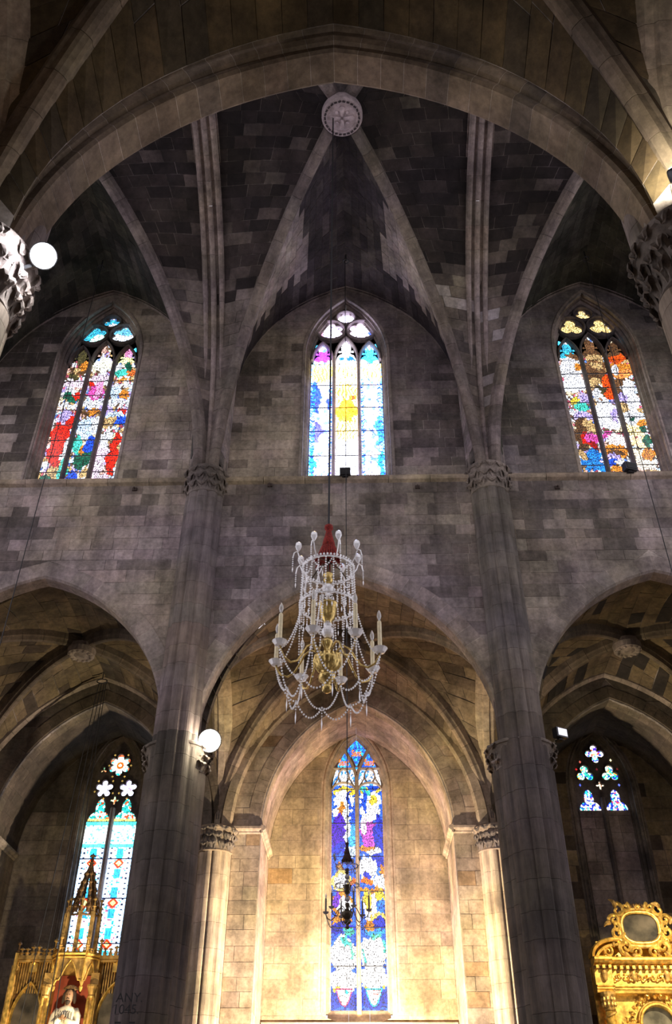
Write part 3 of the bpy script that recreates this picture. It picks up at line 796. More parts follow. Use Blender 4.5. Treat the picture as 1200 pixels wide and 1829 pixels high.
def glass_grid(name, parent, xc, Y, x0, x1, z0, z1, mask, pic, cell=(.10, .15), lead=.10, res=.026, seed=1, dark=(.012, .01, .012), fold=True):
    nx = max(2, int(round((x1-x0)/res))); nz = max(2, int(round((z1-z0)/res)))
    X = np.linspace(x0, x1, nx+1); Z = np.linspace(z0, z1, nz+1)
    cx = (X[:-1]+X[1:])/2; cz = (Z[:-1]+Z[1:])/2; GX, GZ = np.meshgrid(cx, cz)
    keep = mask(GX, GZ)
    if not keep.any(): return None
    # streaks: drapery-like warp of the cell pattern
    wx = GX+.03*np.sin(GZ*9+GX*5+seed); wz = GZ+.04*np.sin(GX*11+seed*2)
    sx, sz, e, hh = voro(wx, wz, cell, seed)
    col = pic(sx, sz, GX, GZ)
    k = .62+.75*hh; col = col*k[..., None]
    # folds drawn inside each piece of glass
    st = np.sin((wx*(.6+.8*hh)+GZ*(hh-.5)*.9)*70+hh*40+2.2*np.sin(GZ*7+sx*9)); col = col*(.86+.2*st[..., None])
    if dark is not None and fold: col = np.where((st > .90)[..., None], col*.22, col)
    col = np.where((e < lead)[..., None], np.array(dark), col)
    jj, ii = np.nonzero(keep); n = len(ii)
    vid = (jj*(nx+1)+ii); q = np.stack([vid, vid+1, vid+nx+2, vid+nx+1], 1)
    used, inv = np.unique(q.ravel(), return_inverse=True)
    V = np.stack([xc+X[used % (nx+1)], np.full(len(used), Y), Z[used//(nx+1)]], 1).astype(np.float32)
    me = bpy.data.meshes.new(name); me.vertices.add(len(V)); me.vertices.foreach_set('co', V.ravel())
    me.loops.add(4*n); me.loops.foreach_set('vertex_index', inv.astype(np.int32))
    me.polygons.add(n); me.polygons.foreach_set('loop_start', np.arange(0, 4*n, 4, dtype=np.int32))
    me.update(); me.validate()
    at = me.attributes.new('col', 'FLOAT_COLOR', 'FACE')
    c = np.c_[col[jj, ii], np.ones(n)].astype(np.float32); at.data.foreach_set('color', c.ravel())
    me.materials.append(M['glass'])
    return obj(name, me, parent)
W_ = (1.5, 1.55, 1.75); WB = (1.0, 1.35, 1.9); WP = (1.6, 1.2, 1.6)
def picture(base, blobs):
    """blobs: (x,z,rx,rz,(r,g,b)) later ones on top"""
    def f(sx, sz, gx, gz):
        c = np.zeros(sx.shape+(3,)); b_ = base(sx, sz) if callable(base) else base
        c[:] = b_
        for (x, z, rx, rz, v) in blobs:
            m = ((sx-x)/rx)**2+((sz-z)/rz)**2 < 1; c[m] = v
        return c
    return f
RED = (1.25, .03, .01); DRED = (.5, .015, .01); BLU = (.02, .12, 1.3); CYA = (.08, .85, 1.4); GRN = (.01, .16, .09); TEA = (.1, 1.0, .8)
ORA = (1.1, .36, .04); YEL = (1.6, 1.05, .08); BRN = (.16, .075, .03); LAV = (.75, .6, 1.4); PNK = (1.5, .5, 1.0); MAG = (1.1, .12, .6); TAN = (.85, .55, .24); OLV = (.10, .085, .03); PUR = (.25, .05, 1.0)

def frame_path(a, z0, zs, za, nv=14, n=22): return pointed(a, zs, za, n, z0, nv)
def window_frame(parent, xc, Y, a, z0, zs, za, prof, mat, nv=14, n=22, step=4, col=None, name='jamb_stone'):
    p, nn = frame_path(a, z0, zs, za, nv, n)
    for sg in (-1, 1):
        def to3(q, vec=False, sg=sg): return np.array([sg*q[0]+(0 if vec else xc), 0 if vec else Y, q[1]])
        voussoirs(parent, p, nn, to3, np.array([0, 1., 0]), prof, step, gap=.002, colf=(lambda c: col) if col else None, name=name, mat=mat)
def ring_pts(xc, zc, r, n=28): return [(xc+r*math.cos(2*PI*i/n), zc+r*math.sin(2*PI*i/n)) for i in range(n+1)]
def bar_sweep(mb, pts, Y, w_, d0, d1, closed=False):
    """stone bar of width w_ along a 2D (x,z) polyline, running from Y+d0 to Y+d1, chamfered front"""
    P = [np.array([p[0], 0, p[1]]) for p in pts]; n = len(P); Nn = []
    for i in range(n):
        a = P[(i-1) % (n-1) if closed else max(i-1, 0)]; b_ = P[(i+1) % (n-1) if closed else min(i+1, n-1)]
        t = b_-a; t = t/np.linalg.norm(t); Nn.append(np.array([-t[2], 0, t[0]]))
    prof = [(d1, -w_/2), (d0+.06, -w_/2), (d0, -w_*.2), (d0, w_*.2), (d0+.06, w_/2), (d1, w_/2)]
    mb.sweep([p+np.array([0, Y, 0]) for p in P], [np.array([0, 1., 0])]*n, Nn, prof, cap=not closed)
def foil_r(th, n, d, q, ph=PI/2):
    a = (th-ph) % (2*PI/n); a = np.where(a > PI/n, a-2*PI/n, a); s = d*np.sin(a)
    return d*np.cos(a)+np.sqrt(np.maximum(q*q-s*s, 0))
def foil_plate(mb, xc, Y, zc, R, n, d, q, y0, y1, ph=PI/2, N_=72, z_squash=1):
    """flat stone annulus between a circle of radius R and a foiled opening"""
    v = []; f = []
    for yy in (y0, y1):
        for i in range(N_):
            th = 2*PI*i/N_; r = float(foil_r(th, n, d, q, ph)); v.append((xc+r*math.cos(th), Y+yy, zc+r*math.sin(th)))
        for i in range(N_):
            th = 2*PI*i/N_; v.append((xc+R*math.cos(th), Y+yy, zc+R*math.sin(th)))
    for i in range(N_):
        j = (i+1) % N_
        f += [(i, j, N_+j, N_+i), (2*N_+i, 3*N_+i, 3*N_+j, 2*N_+j), (i, 2*N_+i, 2*N_+j, j), (N_+i, N_+j, 3*N_+j, 3*N_+i)]
    mb.add(v, f)
def light_head(mb, xc, Y, zc, a, zs, za, y0, y1, cusp=.5):
    """cusped plate filling the head of one light: between the pointed arch and a trefoil opening"""
    p, _ = pointed(a, zs, za, 12)
    out = [(x, z) for x, z in p]+[(-x, z) for x, z in p[::-1][1:]]
    h = za-zs; inn = []
    for i in range(len(out)):
        th = PI*i/(len(out)-1); r = float(foil_r(th, 6, 1, .62, PI/2)) if False else None
        # trefoil: narrow upper lobe, two wide side lobes
        x, z = out[i]; u = (z-zs)/h
        k = .95 if u < .22 else (.40 if u < .42 else (.52 if u < .70 else .42))
        inn.append((x*k*(1 if u < .5 else min(1, .35+a/max(abs(x), .01)*.55)), zs+(z-zs)*(.94 if u > .5 else .9)))
    n = len(out); v = [(xc+x, Y+y, z) for y in (y0, y1) for (x, z) in inn]; v2 = [(xc+x, Y+y, z) for y in (y0, y1) for (x, z) in out]
    V = v[:n]+v2[:n]+v[n:]+v2[n:]; f = []
    for i in range(n-1): f += [(i, i+1, n+i+1, n+i), (2*n+i, 3*n+i, 3*n+i+1, 2*n+i+1), (i, 2*n+i, 2*n+i+1, i+1)]
    mb.add(V, f)

def clerestory_window(k, pic, cell, lead, label):
    xc = k*B; Yg = YF+.46; a = 1.10; z0 = ZS-.02; zs = 22.45; za = 24.93
    t = thing('window_%d' % (k+2), label, 'window', (xc, Yg, z0), kind='structure')
    mat = 'stone'; tm = 'tracery_mid' if k == 0 else 'tracery'
    prof = [(-.46, .36), (-.46, .27), (-.49, .25), (-.49, .20), (-.44, .17), (-.36, .20), (-.30, .15), (-.26, .10), (-.18, .12), (-.12, .05), (-.04, .04), (-.02, 0), (.08, 0), (.08, .40)]
    window_frame(t, xc, Yg, a, z0, zs, za, prof, mat, 12, 20, 2, col=[.30, .26, .23])
    # mullions
    for s in (-1, 1):
        mb = MB(); bar_sweep(mb, [(xc+s*.385, z0), (xc+s*.385, 22.55)], Yg, .115, -.16, .05); mb.build('mullion', tm, t)
    tr = MB()
    lights = [(-.74, .30, 22.5, 23.28), (0, .33, 22.62, 23.5), (.74, .30, 22.5, 23.28)]
    for (x, hw, s_, e_) in lights:
        p, _ = pointed(hw+.03, s_, e_+.04, 10); out = [(xc+x+q[0], q[1]) for q in p]+[(xc+x-q[0], q[1]) for q in p[::-1][1:]]
        bar_sweep(tr, out, Yg, .08, -.14, .05)
    for (x, z, r) in ((-.485, 23.90, .45), (.485, 23.90, .45), (0, 24.50, .31)):
        bar_sweep(tr, ring_pts(xc+x, z, r), Yg, .075, -.15, .05, True)
    tr.build('tracery', tm, t)
    cu = MB()
    RD = ((-.485, 23.90, .43, 3 if k > 0 else 6), (.485, 23.90, .43, 3 if k > 0 else 6), (0, 24.50, .29, (4, 5, 3)[k+1]))
    for (x, z, r, n) in RD: foil_plate(cu, xc+x, Yg, z, r, n, r*(.60 if n > 3 else .46), r*(.335 if n == 6 else .44), -.05, .012)
    cu.build('cusps', tm, t)
    f = hwf(a, zs, za); vf = np.vectorize(f)
    mb = MB(); zl = np.linspace(22.42, za, 30)
    for q, q2 in zip(zl, zl[1:]): mb.add([(xc-f(q), Yg+.045, q), (xc+f(q), Yg+.045, q), (xc+f(q2), Yg+.045, q2), (xc-f(q2), Yg+.045, q2)], [(0, 1, 2, 3), (3, 2, 1, 0)])
    mb.build('tracery_plate', tm, t)
    bars = list(np.linspace(z0+.25, 22.42, 6)) if k == 0 else list(np.linspace(z0+.1, 22.42, 9))
    zz = [z0]+bars[1:]
    for li, (l, r) in enumerate(((-a, -.385), (-.385, .385), (.385, a))):
        for i in range(len(zz)-1):
            glass_grid('pane', t, xc, Yg+.02, l, r, zz[i]+(.0 if i == 0 else .012), zz[i+1]-.012, lambda X, Z: np.abs(X) < a, pic, cell, lead, .022, seed=k+2, fold=(k != 0))
        for z in zz[1:-1]:
            mb = MB(); mb.box((xc+(l+r)/2, Yg+.01, z), (r-l, .02, .022)); mb.build('bar', 'lead', t)
    for (x, hw, s_, e_) in lights:
        def hm(X, Z, x=x, hw=hw, s_=22.42, e_=e_):
            u = (Z-s_)/(e_-s_); w_ = np.where(u < .42, hw*np.sqrt(np.clip(1-(u/.50)**2, 0, 1)), 0)
            w_ = np.maximum(w_, np.where((u > .2) & (u < 1), .46*hw*np.sqrt(np.clip(1-((u-.62)/.38)**2, 0, 1)), 0))
            return (np.abs(X-x) < w_) | ((np.hypot(np.abs(X-x)-hw*.62, (Z-s_)-(e_-s_)*.52) < .045))
        glass_grid('pane', t, xc, Yg+.02, x-hw, x+hw, 22.43, e_, hm, pic, cell, lead, .018, seed=k+9)
    for (x, z, r, n) in RD:
        glass_grid('pane', t, xc, Yg+.02, x-r, x+r, z-r, z+r, lambda X, Z, x=x, z=z, r=r: np.hypot(X-x, Z-z) < r, pic, cell, lead, .02, seed=k+5)
    def tri(X, Z): return (np.abs(X) < vf(Z)-.03)
    for sg in (-1, 1):
        for (x0, z0_, q) in ((.98, 23.25, .12), (.50, 24.50, .10), (.30, 24.22, .0)):
            if q: glass_grid('pane', t, xc, Yg+.02, sg*x0-q, sg*x0+q, z0_-q, z0_+q, lambda X, Z, x0=x0, z0_=z0_, q=q, sg=sg: tri(X, Z) & ((np.abs(X-sg*x0)+np.abs(Z-z0_)) < q), tri_pic, cell, 0, .018, seed=3)
    return t
tri_pic = lambda sx, sz, gx, gz: np.tile(np.array((.15, 1.1, 1.8)), gx.shape+(1,))
M['tracery_mid'] = stone_mat('glare_lit_tracery', (.46, .40, .42), soot=.3)  # lightened so the central tracery carries the window glare in its colour
def zpix(y): return np.interp(y, [150, 1665], [24.93, 17.4])
def pale_base(sx, sz):
    c = np.zeros(sx.shape+(3,)); h = (np.sin(np.floor(sx/.16)*12.98+np.floor(sz/.22)*78.2)*43758.5) % 1; h2 = (np.sin(sx*97+sz*31)*4375.5) % 1
    pal = [W_, (1.3, 1.1, .75), LAV, WB, TAN, (1.2, .7, .6), W_]
    for i, p in enumerate(pal): c[(h*7).astype(int) == i] = p
    c[h2 < .14] = (.22, .13, .08); c[h2 > .94] = (.15, .3, .9); c[(h2 > .88) & (h2 < .94)] = (.7, .12, .2); return c
def win_left_pic():
    # (x, zoom-y, rx, ry)
    def Z(y): return float(np.interp(y, [150, 560, 1050, 1665], [24.93, 22.55, 20.3, 17.35]))
    def b_(x, y, rx, ry, c): return (x, Z(y), rx, abs(Z(y+ry)-Z(y-ry))/2, c)
    bl = [b_(-.75, 1600, .36, 70, GRN), b_(-.6, 1500, .3, 60, TAN), b_(-.75, 1320, .30, 150, RED), b_(-.85, 1180, .22, 80, RED), b_(-.5, 1340, .12, 110, W_), b_(-.45, 1500, .14, 110, TEA),
          b_(-.75, 1060, .26, 70, LAV), b_(-.62, 1130, .1, 90, RED), b_(-.45, 1070, .1, 80, RED), b_(-.7, 960, .4, 25, W_), b_(-.75, 870, .3, 50, GRN), b_(-.6, 850, .17, 35, RED), b_(-.8, 810, .2, 30, W_), b_(-.7, 740, .35, 40, WP), b_(-.85, 680, .2, 30, OLV), b_(-.7, 610, .3, 45, BRN), b_(-.55, 570, .2, 40, ORA), b_(-.8, 620, .12, 30, TAN), b_(-.7, 480, .35, 60, OLV),
          b_(0, 1620, .3, 60, LAV), b_(-.15, 1560, .15, 60, BLU), b_(.1, 1640, .2, 40, BRN), b_(.22, 1530, .18, 40, TAN), b_(.05, 1400, .26, 90, GRN), b_(-.05, 1330, .12, 40, ORA), b_(.2, 1300, .2, 70, BLU), b_(-.22, 1290, .14, 80, TEA), b_(0, 1150, .35, 90, WB), b_(.2, 1130, .14, 60, W_), b_(0, 1030, .32, 22, BRN), b_(.05, 1010, .16, 30, ORA), b_(0, 940, .4, 40, W_), b_(0, 820, .24, 80, MAG), b_(.05, 800, .12, 90, PNK), b_(-.2, 750, .1, 20, RED), b_(0, 690, .26, 40, WP), b_(0, 560, .35, 60, (3, 3, 2.2)),
          b_(.7, 1610, .36, 70, WP), b_(.55, 1400, .2, 150, WP), b_(.92, 1400, .17, 150, RED), b_(.95, 1250, .12, 60, RED), b_(.6, 1250, .16, 80, W_), b_(.9, 1090, .2, 50, BLU), b_(.6, 1100, .2, 50, TAN), b_(.75, 1040, .3, 30, WB), b_(.92, 1005, .14, 20, RED), b_(.7, 930, .35, 30, W_), b_(.9, 860, .2, 40, ORA), b_(.6, 830, .18, 60, WB), b_(.9, 760, .2, 30, W_), b_(.8, 710, .3, 16, ORA), b_(.68, 640, .24, 40, TEA), b_(.95, 640, .14, 40, (1.2, .25, .05)), b_(.85, 590, .14, 40, GRN), b_(.7, 520, .3, 35, (2.2, 2.4, .9)), b_(.7, 470, .16, 40, PNK),
          (-.49, 23.9, .46, .46, CYA), (-.4, 23.75, .2, .24, (1.6, 3, 2.4)), (.49, 23.9, .46, .46, (2, 2.3, 2.7)), (.49, 24.15, .5, .18, (.3, 1.1, 2)), (0, 24.5, .3, .28, CYA), (0, 24.45, .14, .14, W_)]
    return picture(pale_base, bl)
def win_center_pic():
    def base(sx, sz):
        c = np.zeros(sx.shape+(3,)); c[:] = (4.5, 4.6, 5.4)
        e = np.abs(np.abs(sx)-.74) > .30; c[e & (np.abs(sx) > .45)] = (1.0, 2.6, 5.5)
        h = (np.sin(sx*91+sz*47)*43758.5) % 1; c[(h < .16) & (np.abs(sx) > .38)] = (.5, 1.0, 6)
        return c
    bl = [(-.95, 21, .14, .7, (.1, .25, 3)), (-.5, 20.7, .1, .3, (.1, .2, 3)), (-.9, 19.5, .16, .4, (.4, .4, 4)), (.98, 19.6, .12, .6, (.2, 1, 5)), (0, 20.35, .34, .5, (5, 2.6, .12)), (0, 21.2, .34, .3, (5.5, 4.2, 1.0)), (0, 19.5, .34, .4, (5.5, 4.6, 1.8)), (-.12, 20.0, .12, .12, (5, 1.4, .2)), (.2, 20.9, .1, .1, (4, .4, .1)),
          (-.74, 22.0, .33, .4, (5.5, 5, 1.0)), (0, 22.1, .3, .3, (5.5, 5.2, 2.6)), (.74, 22.1, .3, .3, (5.5, 5.2, 3)), (-.74, 22.75, .36, .25, (1.6, .2, 4)), (.74, 22.8, .36, .3, (.2, 2.2, 5)), (0, 23.0, .3, .3, (4.4, 4.6, 5.4)), (0, 22.65, .3, .07, (.1, .8, 4)),
          (-.49, 23.9, .44, .44, (4.5, 4.2, 5.4)), (.49, 23.9, .44, .44, (4.8, 4.6, 5.4)), (-.8, 23.85, .12, .2, (3, .8, 2)), (.82, 23.8, .12, .16, (.2, .5, 5)), (0, 24.5, .3, .28, (4.4, 4.4, 5.6)), (-.74, 17.6, .34, .22, (4.2, 4.2, 5.6)), (0, 17.55, .2, .2, (.6, .3, 2.5)), (.95, 17.6, .16, .25, (.1, 2, 4.5)), (.55, 17.6, .1, .2, (.3, 2, 4.5)), (-1.0, 18.3, .08, .5, (.1, 1.8, 4.5)), (1.02, 18.3, .08, .5, (.1, 1.8, 4.5))]
    P0 = picture(base, bl)
    def f(sx, sz, gx, gz):
        c = P0(sx, sz, gx, gz); x = np.abs(gx)
        w1 = np.sin(gx*58+3*np.sin(gz*6)+2*np.sin(gz*13+gx*9)); w2 = np.sin(gz*40+3*np.sin(gx*17)+2*np.sin(gz*9))
        mid = x < .385
        warm = mid & (gz > 19.2) & (gz < 22.3)
        c = np.where((warm & (w1 > .86))[..., None], np.array((3.2, 1.3, .06)), c)
        c = np.where((warm & (w1 > .62) & (w1 <= .86))[..., None], np.array((4, 2.7, .25)), c)
        top = (~mid) & (gz > 21.6) & (gz < 22.4); c = np.where((top & (w1 > .6))[..., None], np.array((4, 2.9, .3)), c)
        cool = (~mid) & (gz < 21.6); edge = (np.abs(x-.74) > .20)
        c = np.where((cool & edge & (w2 > .5))[..., None], np.array((.05, .35, 3.0)), c)
        c = np.where((cool & edge & (w2 < -.82))[..., None], np.array((.1, 1.9, 3.6)), c)
        c = np.where((cool & (w2*w1 > .86))[..., None], np.array((.5, .25, 2.4)), c)
        low = gz < 18.0; c = np.where((low & (np.abs(w1) < .13))[..., None], np.array((.25, .15, 1.2)), c)
        c = np.where(((gz > 23.3) & (w2*w1 > .55))[..., None], np.array((.9, .5, 3.2)), c)
        return c
    return f
def win_right_pic():
    def Z(y): return float(np.interp(y, [100, 480, 1000, 1620], [24.93, 22.55, 20.3, 17.35]))
    def b_(x, y, rx, ry, c): return (x, Z(y), rx, abs(Z(y+ry)-Z(y-ry))/2, c)
    BR2 = (.26, .12, .05)
    bl = [b_(-.75, 440, .3, 60, CYA), b_(-.6, 480, .2, 40, BR2), b_(-.75, 600, .35, 120, W_), b_(-.55, 580, .12, 40, ORA), b_(-.75, 760, .35, 90, (2.4, 2.5, 2.8)), b_(-.8, 930, .18, 50, YEL), b_(-.55, 900, .2, 60, LAV), b_(-.7, 985, .25, 40, TEA), b_(-.7, 1060, .25, 40, LAV), b_(-.85, 1130, .2, 50, BRN), b_(-.6, 1150, .2, 50, TAN), b_(-.9, 1240, .2, 110, BRN), b_(-.8, 1260, .1, 50, RED), b_(-.6, 1260, .2, 50, MAG), b_(-.6, 1310, .14, 30, DRED), b_(-.65, 1400, .2, 60, (.03, .35, 1.3)), b_(-.9, 1440, .2, 40, (.03, .35, 1.3)), b_(-.65, 1480, .3, 45, (.03, .35, 1.3)), b_(-.95, 1390, .12, 40, TAN), b_(-.7, 1580, .4, 60, TAN),
          b_(0, 430, .35, 80, BRN), b_(0, 400, .15, 40, BR2), b_(.05, 490, .3, 40, TAN), b_(0, 600, .35, 90, BR2), b_(.1, 570, .2, 40, TAN), b_(0, 700, .35, 60, BRN), b_(-.1, 740, .2, 40, TAN), b_(.25, 760, .14, 100, (1.4, .12, .01)), b_(0, 830, .18, 50, OLV), b_(.25, 860, .15, 60, (1.4, .12, .01)), b_(-.15, 850, .14, 40, W_), b_(-.05, 910, .2, 50, W_), b_(-.05, 920, .07, 22, (.6, .3, .15)), b_(0, 1060, .36, 130, (2.3, 2.4, 2.7)), b_(.22, 1060, .1, 60, LAV), b_(-.1, 1235, .3, 25, MAG), b_(.1, 1270, .3, 50, (3, 2.6, 2.6)), b_(0, 1360, .36, 60, ORA), b_(-.1, 1400, .2, 40, LAV), b_(0, 1370, .3, 16, BRN), b_(-.1, 1460, .25, 30, BLU), b_(.1, 1450, .2, 20, W_), b_(0, 1510, .35, 30, ORA), b_(-.1, 1590, .3, 40, WB),
          b_(.74, 430, .36, 60, BRN), b_(.74, 500, .36, 40, (1.2, .13, .01)), b_(.74, 590, .36, 50, ORA), b_(.74, 660, .36, 50, (1.8, .5, .12)), b_(.6, 620, .12, 60, W_), b_(.74, 740, .36, 40, BRN), b_(.55, 800, .16, 80, BR2), b_(.85, 880, .22, 170, (2.3, 2.4, 2.7)), b_(.6, 900, .14, 60, LAV), b_(.6, 980, .14, 50, TAN), b_(.74, 1080, .3, 60, W_), b_(.7, 1090, .08, 20, GRN), b_(.95, 1150, .14, 50, ORA), b_(.7, 1190, .3, 50, (2.5, 1.9, .8)), b_(.95, 1190, .1, 30, GRN), b_(.74, 1290, .36, 40, (3, 2, .9)), b_(.98, 1290, .1, 60, GRN), b_(.9, 1390, .2, 50, ORA), b_(.55, 1400, .2, 60, (2.8, 2.2, 1.4)), b_(.75, 1470, .35, 40, (2.4, 2, 1.6)), b_(.74, 1570, .4, 60, TAN),
          (-.49, 23.9, .46, .46, (1.7, 1.2, .45)), (.49, 23.9, .46, .46, (1.7, 1.2, .45)), (.82, 24.1, .14, .14, (3, 3.4, 4)), (-.85, 24.05, .1, .12, TAN), (0, 24.5, .3, .28, (1.8, 1.25, .5)), (-1.0, 23.4, .12, .2, CYA)]
    return picture(pale_base, bl)
clerestory_window(-1, win_left_pic(), (.06, .11), .12, 'left clerestory stained glass window with red and green robed figures')
clerestory_window(0, win_center_pic(), (.08, .12), .035, 'dazzling central clerestory stained glass window, white and blue with yellow middle light')
clerestory_window(1, win_right_pic(), (.065, .09), .12, 'right clerestory stained glass window with brown sky and a blue robed kneeling figure')

# ------------------------------------------------------------------ chapel lancets
def lancet_shell(k, label, tm, col):
    xc = k*B+CX; Yg = YB+.32
    t = thing('window_%d' % (k+5), label, 'window', (xc, Yg, LWZ0), kind='structure')
    prof = [(-.33, .34), (-.33, .28), (-.36, .25), (-.36, .21), (-.31, .19), (-.26, .21), (-.22, .17), (-.2, .12), (-.14, .13), (-.10, .07), (-.03, .05), (0, 0), (.1, 0), (.1, .4)]
    window_frame(t, xc, Yg, LWH, LWZ0-.1, LWZS, LWZA-.06, prof, 'stone', 14, 16, 2, col=col)
    # sloping sill; stones coloured lighter, as if lamps lit them from above
    for i in range(3):
        w_ = (LWH+.08)*2/3; x0 = xc-LWH-.08+i*w_
        mb = MB(); mb.add([(x0+.004, YB-.012, LWZ0-.34), (x0+w_-.004, YB-.012, LWZ0-.34), (x0+w_-.004, Yg+.05, LWZ0+.02), (x0+.004, Yg+.05, LWZ0+.02), (x0+.004, YB-.012, LWZ0-.42), (x0+w_-.004, YB-.012, LWZ0-.42), (x0+w_-.004, Yg+.05, LWZ0-.42), (x0+.004, Yg+.05, LWZ0-.42)],
               [(0, 1, 2, 3), (0, 4, 5, 1), (1, 5, 6, 2), (3, 7, 4, 0), (2, 6, 7, 3)], jit(shade(col, 1.5)))
        mb.build('sill_stone', 'stone', t)
    return t, xc, Yg
def gpanel(t, xc, Yg, x0, x1, z0, z1, pic, cell, lead, seed, res=.022, mask=None, dy=.02):
    f = np.vectorize(hwf(LWH, LWZS, LWZA-.06))
    mk = mask or (lambda X, Z: np.abs(X) < f(Z))
    return glass_grid('pane', t, xc, Yg+dy, x0, x1, z0, z1, mk, pic, cell, lead, res, seed)
def central_lancet():
    t, xc, Yg = lancet_shell(0, 'tall central chapel lancet of blue, orange and white glass with two shields at its foot', 'tracery_pale', [.50, .40, .30])
    W2 = (2.0, 2.0, 2.1); DB = (.03, .05, .8); VI = (.10, .02, .75)
    bl = []
    def z(y): return float(np.interp(y, [1322, 1366, 1400, 1490, 1600, 1700, 1795], [13.5, 12.62, 12.0, 10.35, 8.55, 7.05, 5.68]))
    def b_(x, y, rx, ry, c): bl.append((x, z(y), rx, abs(z(y+ry)-z(y-ry))/2, c))
    for s in (-1, 1): b_(s*.42, 1410, .36, 8, YEL); b_(s*.42, 1425, .34, 16, W2); b_(s*.42, 1448, .34, 14, W2)
    b_(.25, 1408, .2, 6, TEA); b_(.55, 1404, .15, 6, BLU); b_(.25, 1425, .08, 20, BLU); b_(-.25, 1430, .05, 25, BLU); b_(-.1, 1455, .1, 20, BLU); b_(.5, 1425, .1, 10, YEL); b_(-.5, 1440, .1, 12, ORA)
    b_(-.55, 1482, .3, 34, VI); b_(-.3, 1478, .1, 24, W2); b_(-.12, 1490, .12, 30, (.1, .7, 2)); b_(.35, 1484, .26, 26, (.85, .12, .9)); b_(.2, 1470, .1, 16, WP); b_(.68, 1484, .18, 34, DB); b_(-.5, 1510, .35, 10, DB); b_(-.2, 1514, .2, 10, WB)
    b_(.3, 1510, .3, 5, ORA); b_(.5, 1515, .3, 4, W2); b_(-.5, 1532, .34, 14, (.05, .2, 1.8)); b_(-.55, 1545, .12, 10, ORA); b_(.6, 1534, .3, 14, DB); b_(.3, 1545, .28, 22, W2); b_(.3, 1556, .12, 7, DB); b_(.75, 1560, .1, 20, ORA)
    b_(-.5, 1568, .3, 20, (2.2, 1.5, .3)); b_(-.5, 1570, .2, 14, W2); b_(.3, 1568, .24, 6, (1.8, .3, .02)); b_(-.15, 1568, .12, 6, (1.8, .3, .02)); b_(.68, 1572, .2, 14, W2)
    b_(.42, 1585, .36, 5, ORA); b_(-.5, 1605, .34, 18, ORA); b_(-.4, 1612, .2, 16, W2); b_(-.65, 1600, .1, 14, PUR); b_(.35, 1612, .22, 24, W2); b_(.3, 1600, .12, 20, YEL); b_(.66, 1596, .16, 12, YEL); b_(.7, 1616, .14, 14, (.05, .3, 1.6)); b_(-.5, 1636, .34, 8, ORA); b_(.55, 1632, .3, 5, (1.8, 1.1, .2))
    b_(-.5, 1652, .36, 12, DB); b_(.6, 1648, .3, 14, DB); b_(.35, 1650, .12, 14, ORA); b_(-.3, 1658, .14, 8, TEA); b_(.5, 1662, .36, 6, (.05, .5, 1.6))
    for s in (-1, 1): b_(s*.42, 1700, .42, 34, W2); b_(s*.42, 1745, .42, 22, (2.4, 2.4, 2.4))
    b_(-.4, 1676, .14, 8, TEA); b_(.5, 1668, .2, 5, (.2, 1.5, .8)); b_(-.2, 1690, .05, 16, (.3, 1.6, .9)); b_(.75, 1690, .05, 12, TEA); b_(.15, 1705, .05, 12, TEA)
    for s in (-1, 1): b_(s*.42, 1780, .46, 18, (.03, .08, .8))
    b_(-.62, 1762, .1, 4, YEL); b_(.25, 1760, .1, 3, YEL); b_(.72, 1760, .08, 3, YEL)
    base = picture((.05, .22, 1.5), bl)
    def pic(sx, sz, gx, gz):
        c = base(sx, sz, gx, gz)
        top = (gz > 12.55); h = (np.sin(sx*61+sz*87)*4375.5) % 1
        c = np.where((top & (h < .45))[..., None], np.array((.05, .75, 2.2)), c)
        mid = (gz > 12.02) & (gz <= 12.55); c = np.where((mid)[..., None], np.where((h < .7)[..., None], np.array(W2), np.array((.1, .5, 1.6))), c)
        # shields at the foot
        for s, edge in ((-1, (1.6, .12, .35)), (1, (.02, 1.2, 1.5))):
            x = gx-s*.42+(.06 if s < 0 else 0)*0; zt = 6.18; zb = 5.72
            w2 = .245*np.sqrt(np.clip((gz-zb)/(zt-zb), 0, 1)); ins = (np.abs(x) < w2) & (gz < zt) & (gz > zb)
            inn = (np.abs(x) < w2-.035) & (gz < zt-.03) & (gz > zb+.04)
            c = np.where(ins[..., None], np.array(edge), c); c = np.where(inn[..., None], np.array((3, 3, 3)), c)
            if s < 0: c = np.where((inn & (np.hypot(x-.07, gz-6.08) < .055))[..., None], np.array((.02, 1.4, 1.6)), c)
            else: c = np.where((inn & (((np.abs(gz-6.12) < .012) & (x > -.05)) | ((np.abs(gz-6.04) < .012) & (abs(x-.02) < .04)) | ((np.abs(x-.1) < .02) & (np.abs(gz-6.03) < .03)) | ((np.abs(x-.02) < .015) & (np.abs(gz-5.84) < .035))))[..., None], np.array((1.8, .2, .15)), c)
        return c
    zz = [LWZ0, 6.48, 8.0, 9.35, 10.35-.0, 10.9, 12.02, 12.55, LWZA-.06]
    zz = [LWZ0, z(1721), z(1652), z(1586), z(1524), z(1465), z(1406), 12.55, LWZA-.06]
    for l, r in ((-LWH, 0), (0, LWH)):
        for i in range(len(zz)-1):
            gpanel(t, xc, Yg, l, r, zz[i]+.01, zz[i+1]-.01, pic, (.062, .085), .07, 5)
        for q in zz[1:-2]:
            mb = MB(); mb.box((xc+(l+r)/2, Yg+.005, q), (LWH, .02, .022)); mb.build('bar', 'lead', t)
    mb = MB(); bar_sweep(mb, [(xc, LWZ0-.1), (xc, 12.3)], Yg, .13, -.16, .05); mb.build('mullion', 'tracery_pale', t)
    tr = MB()
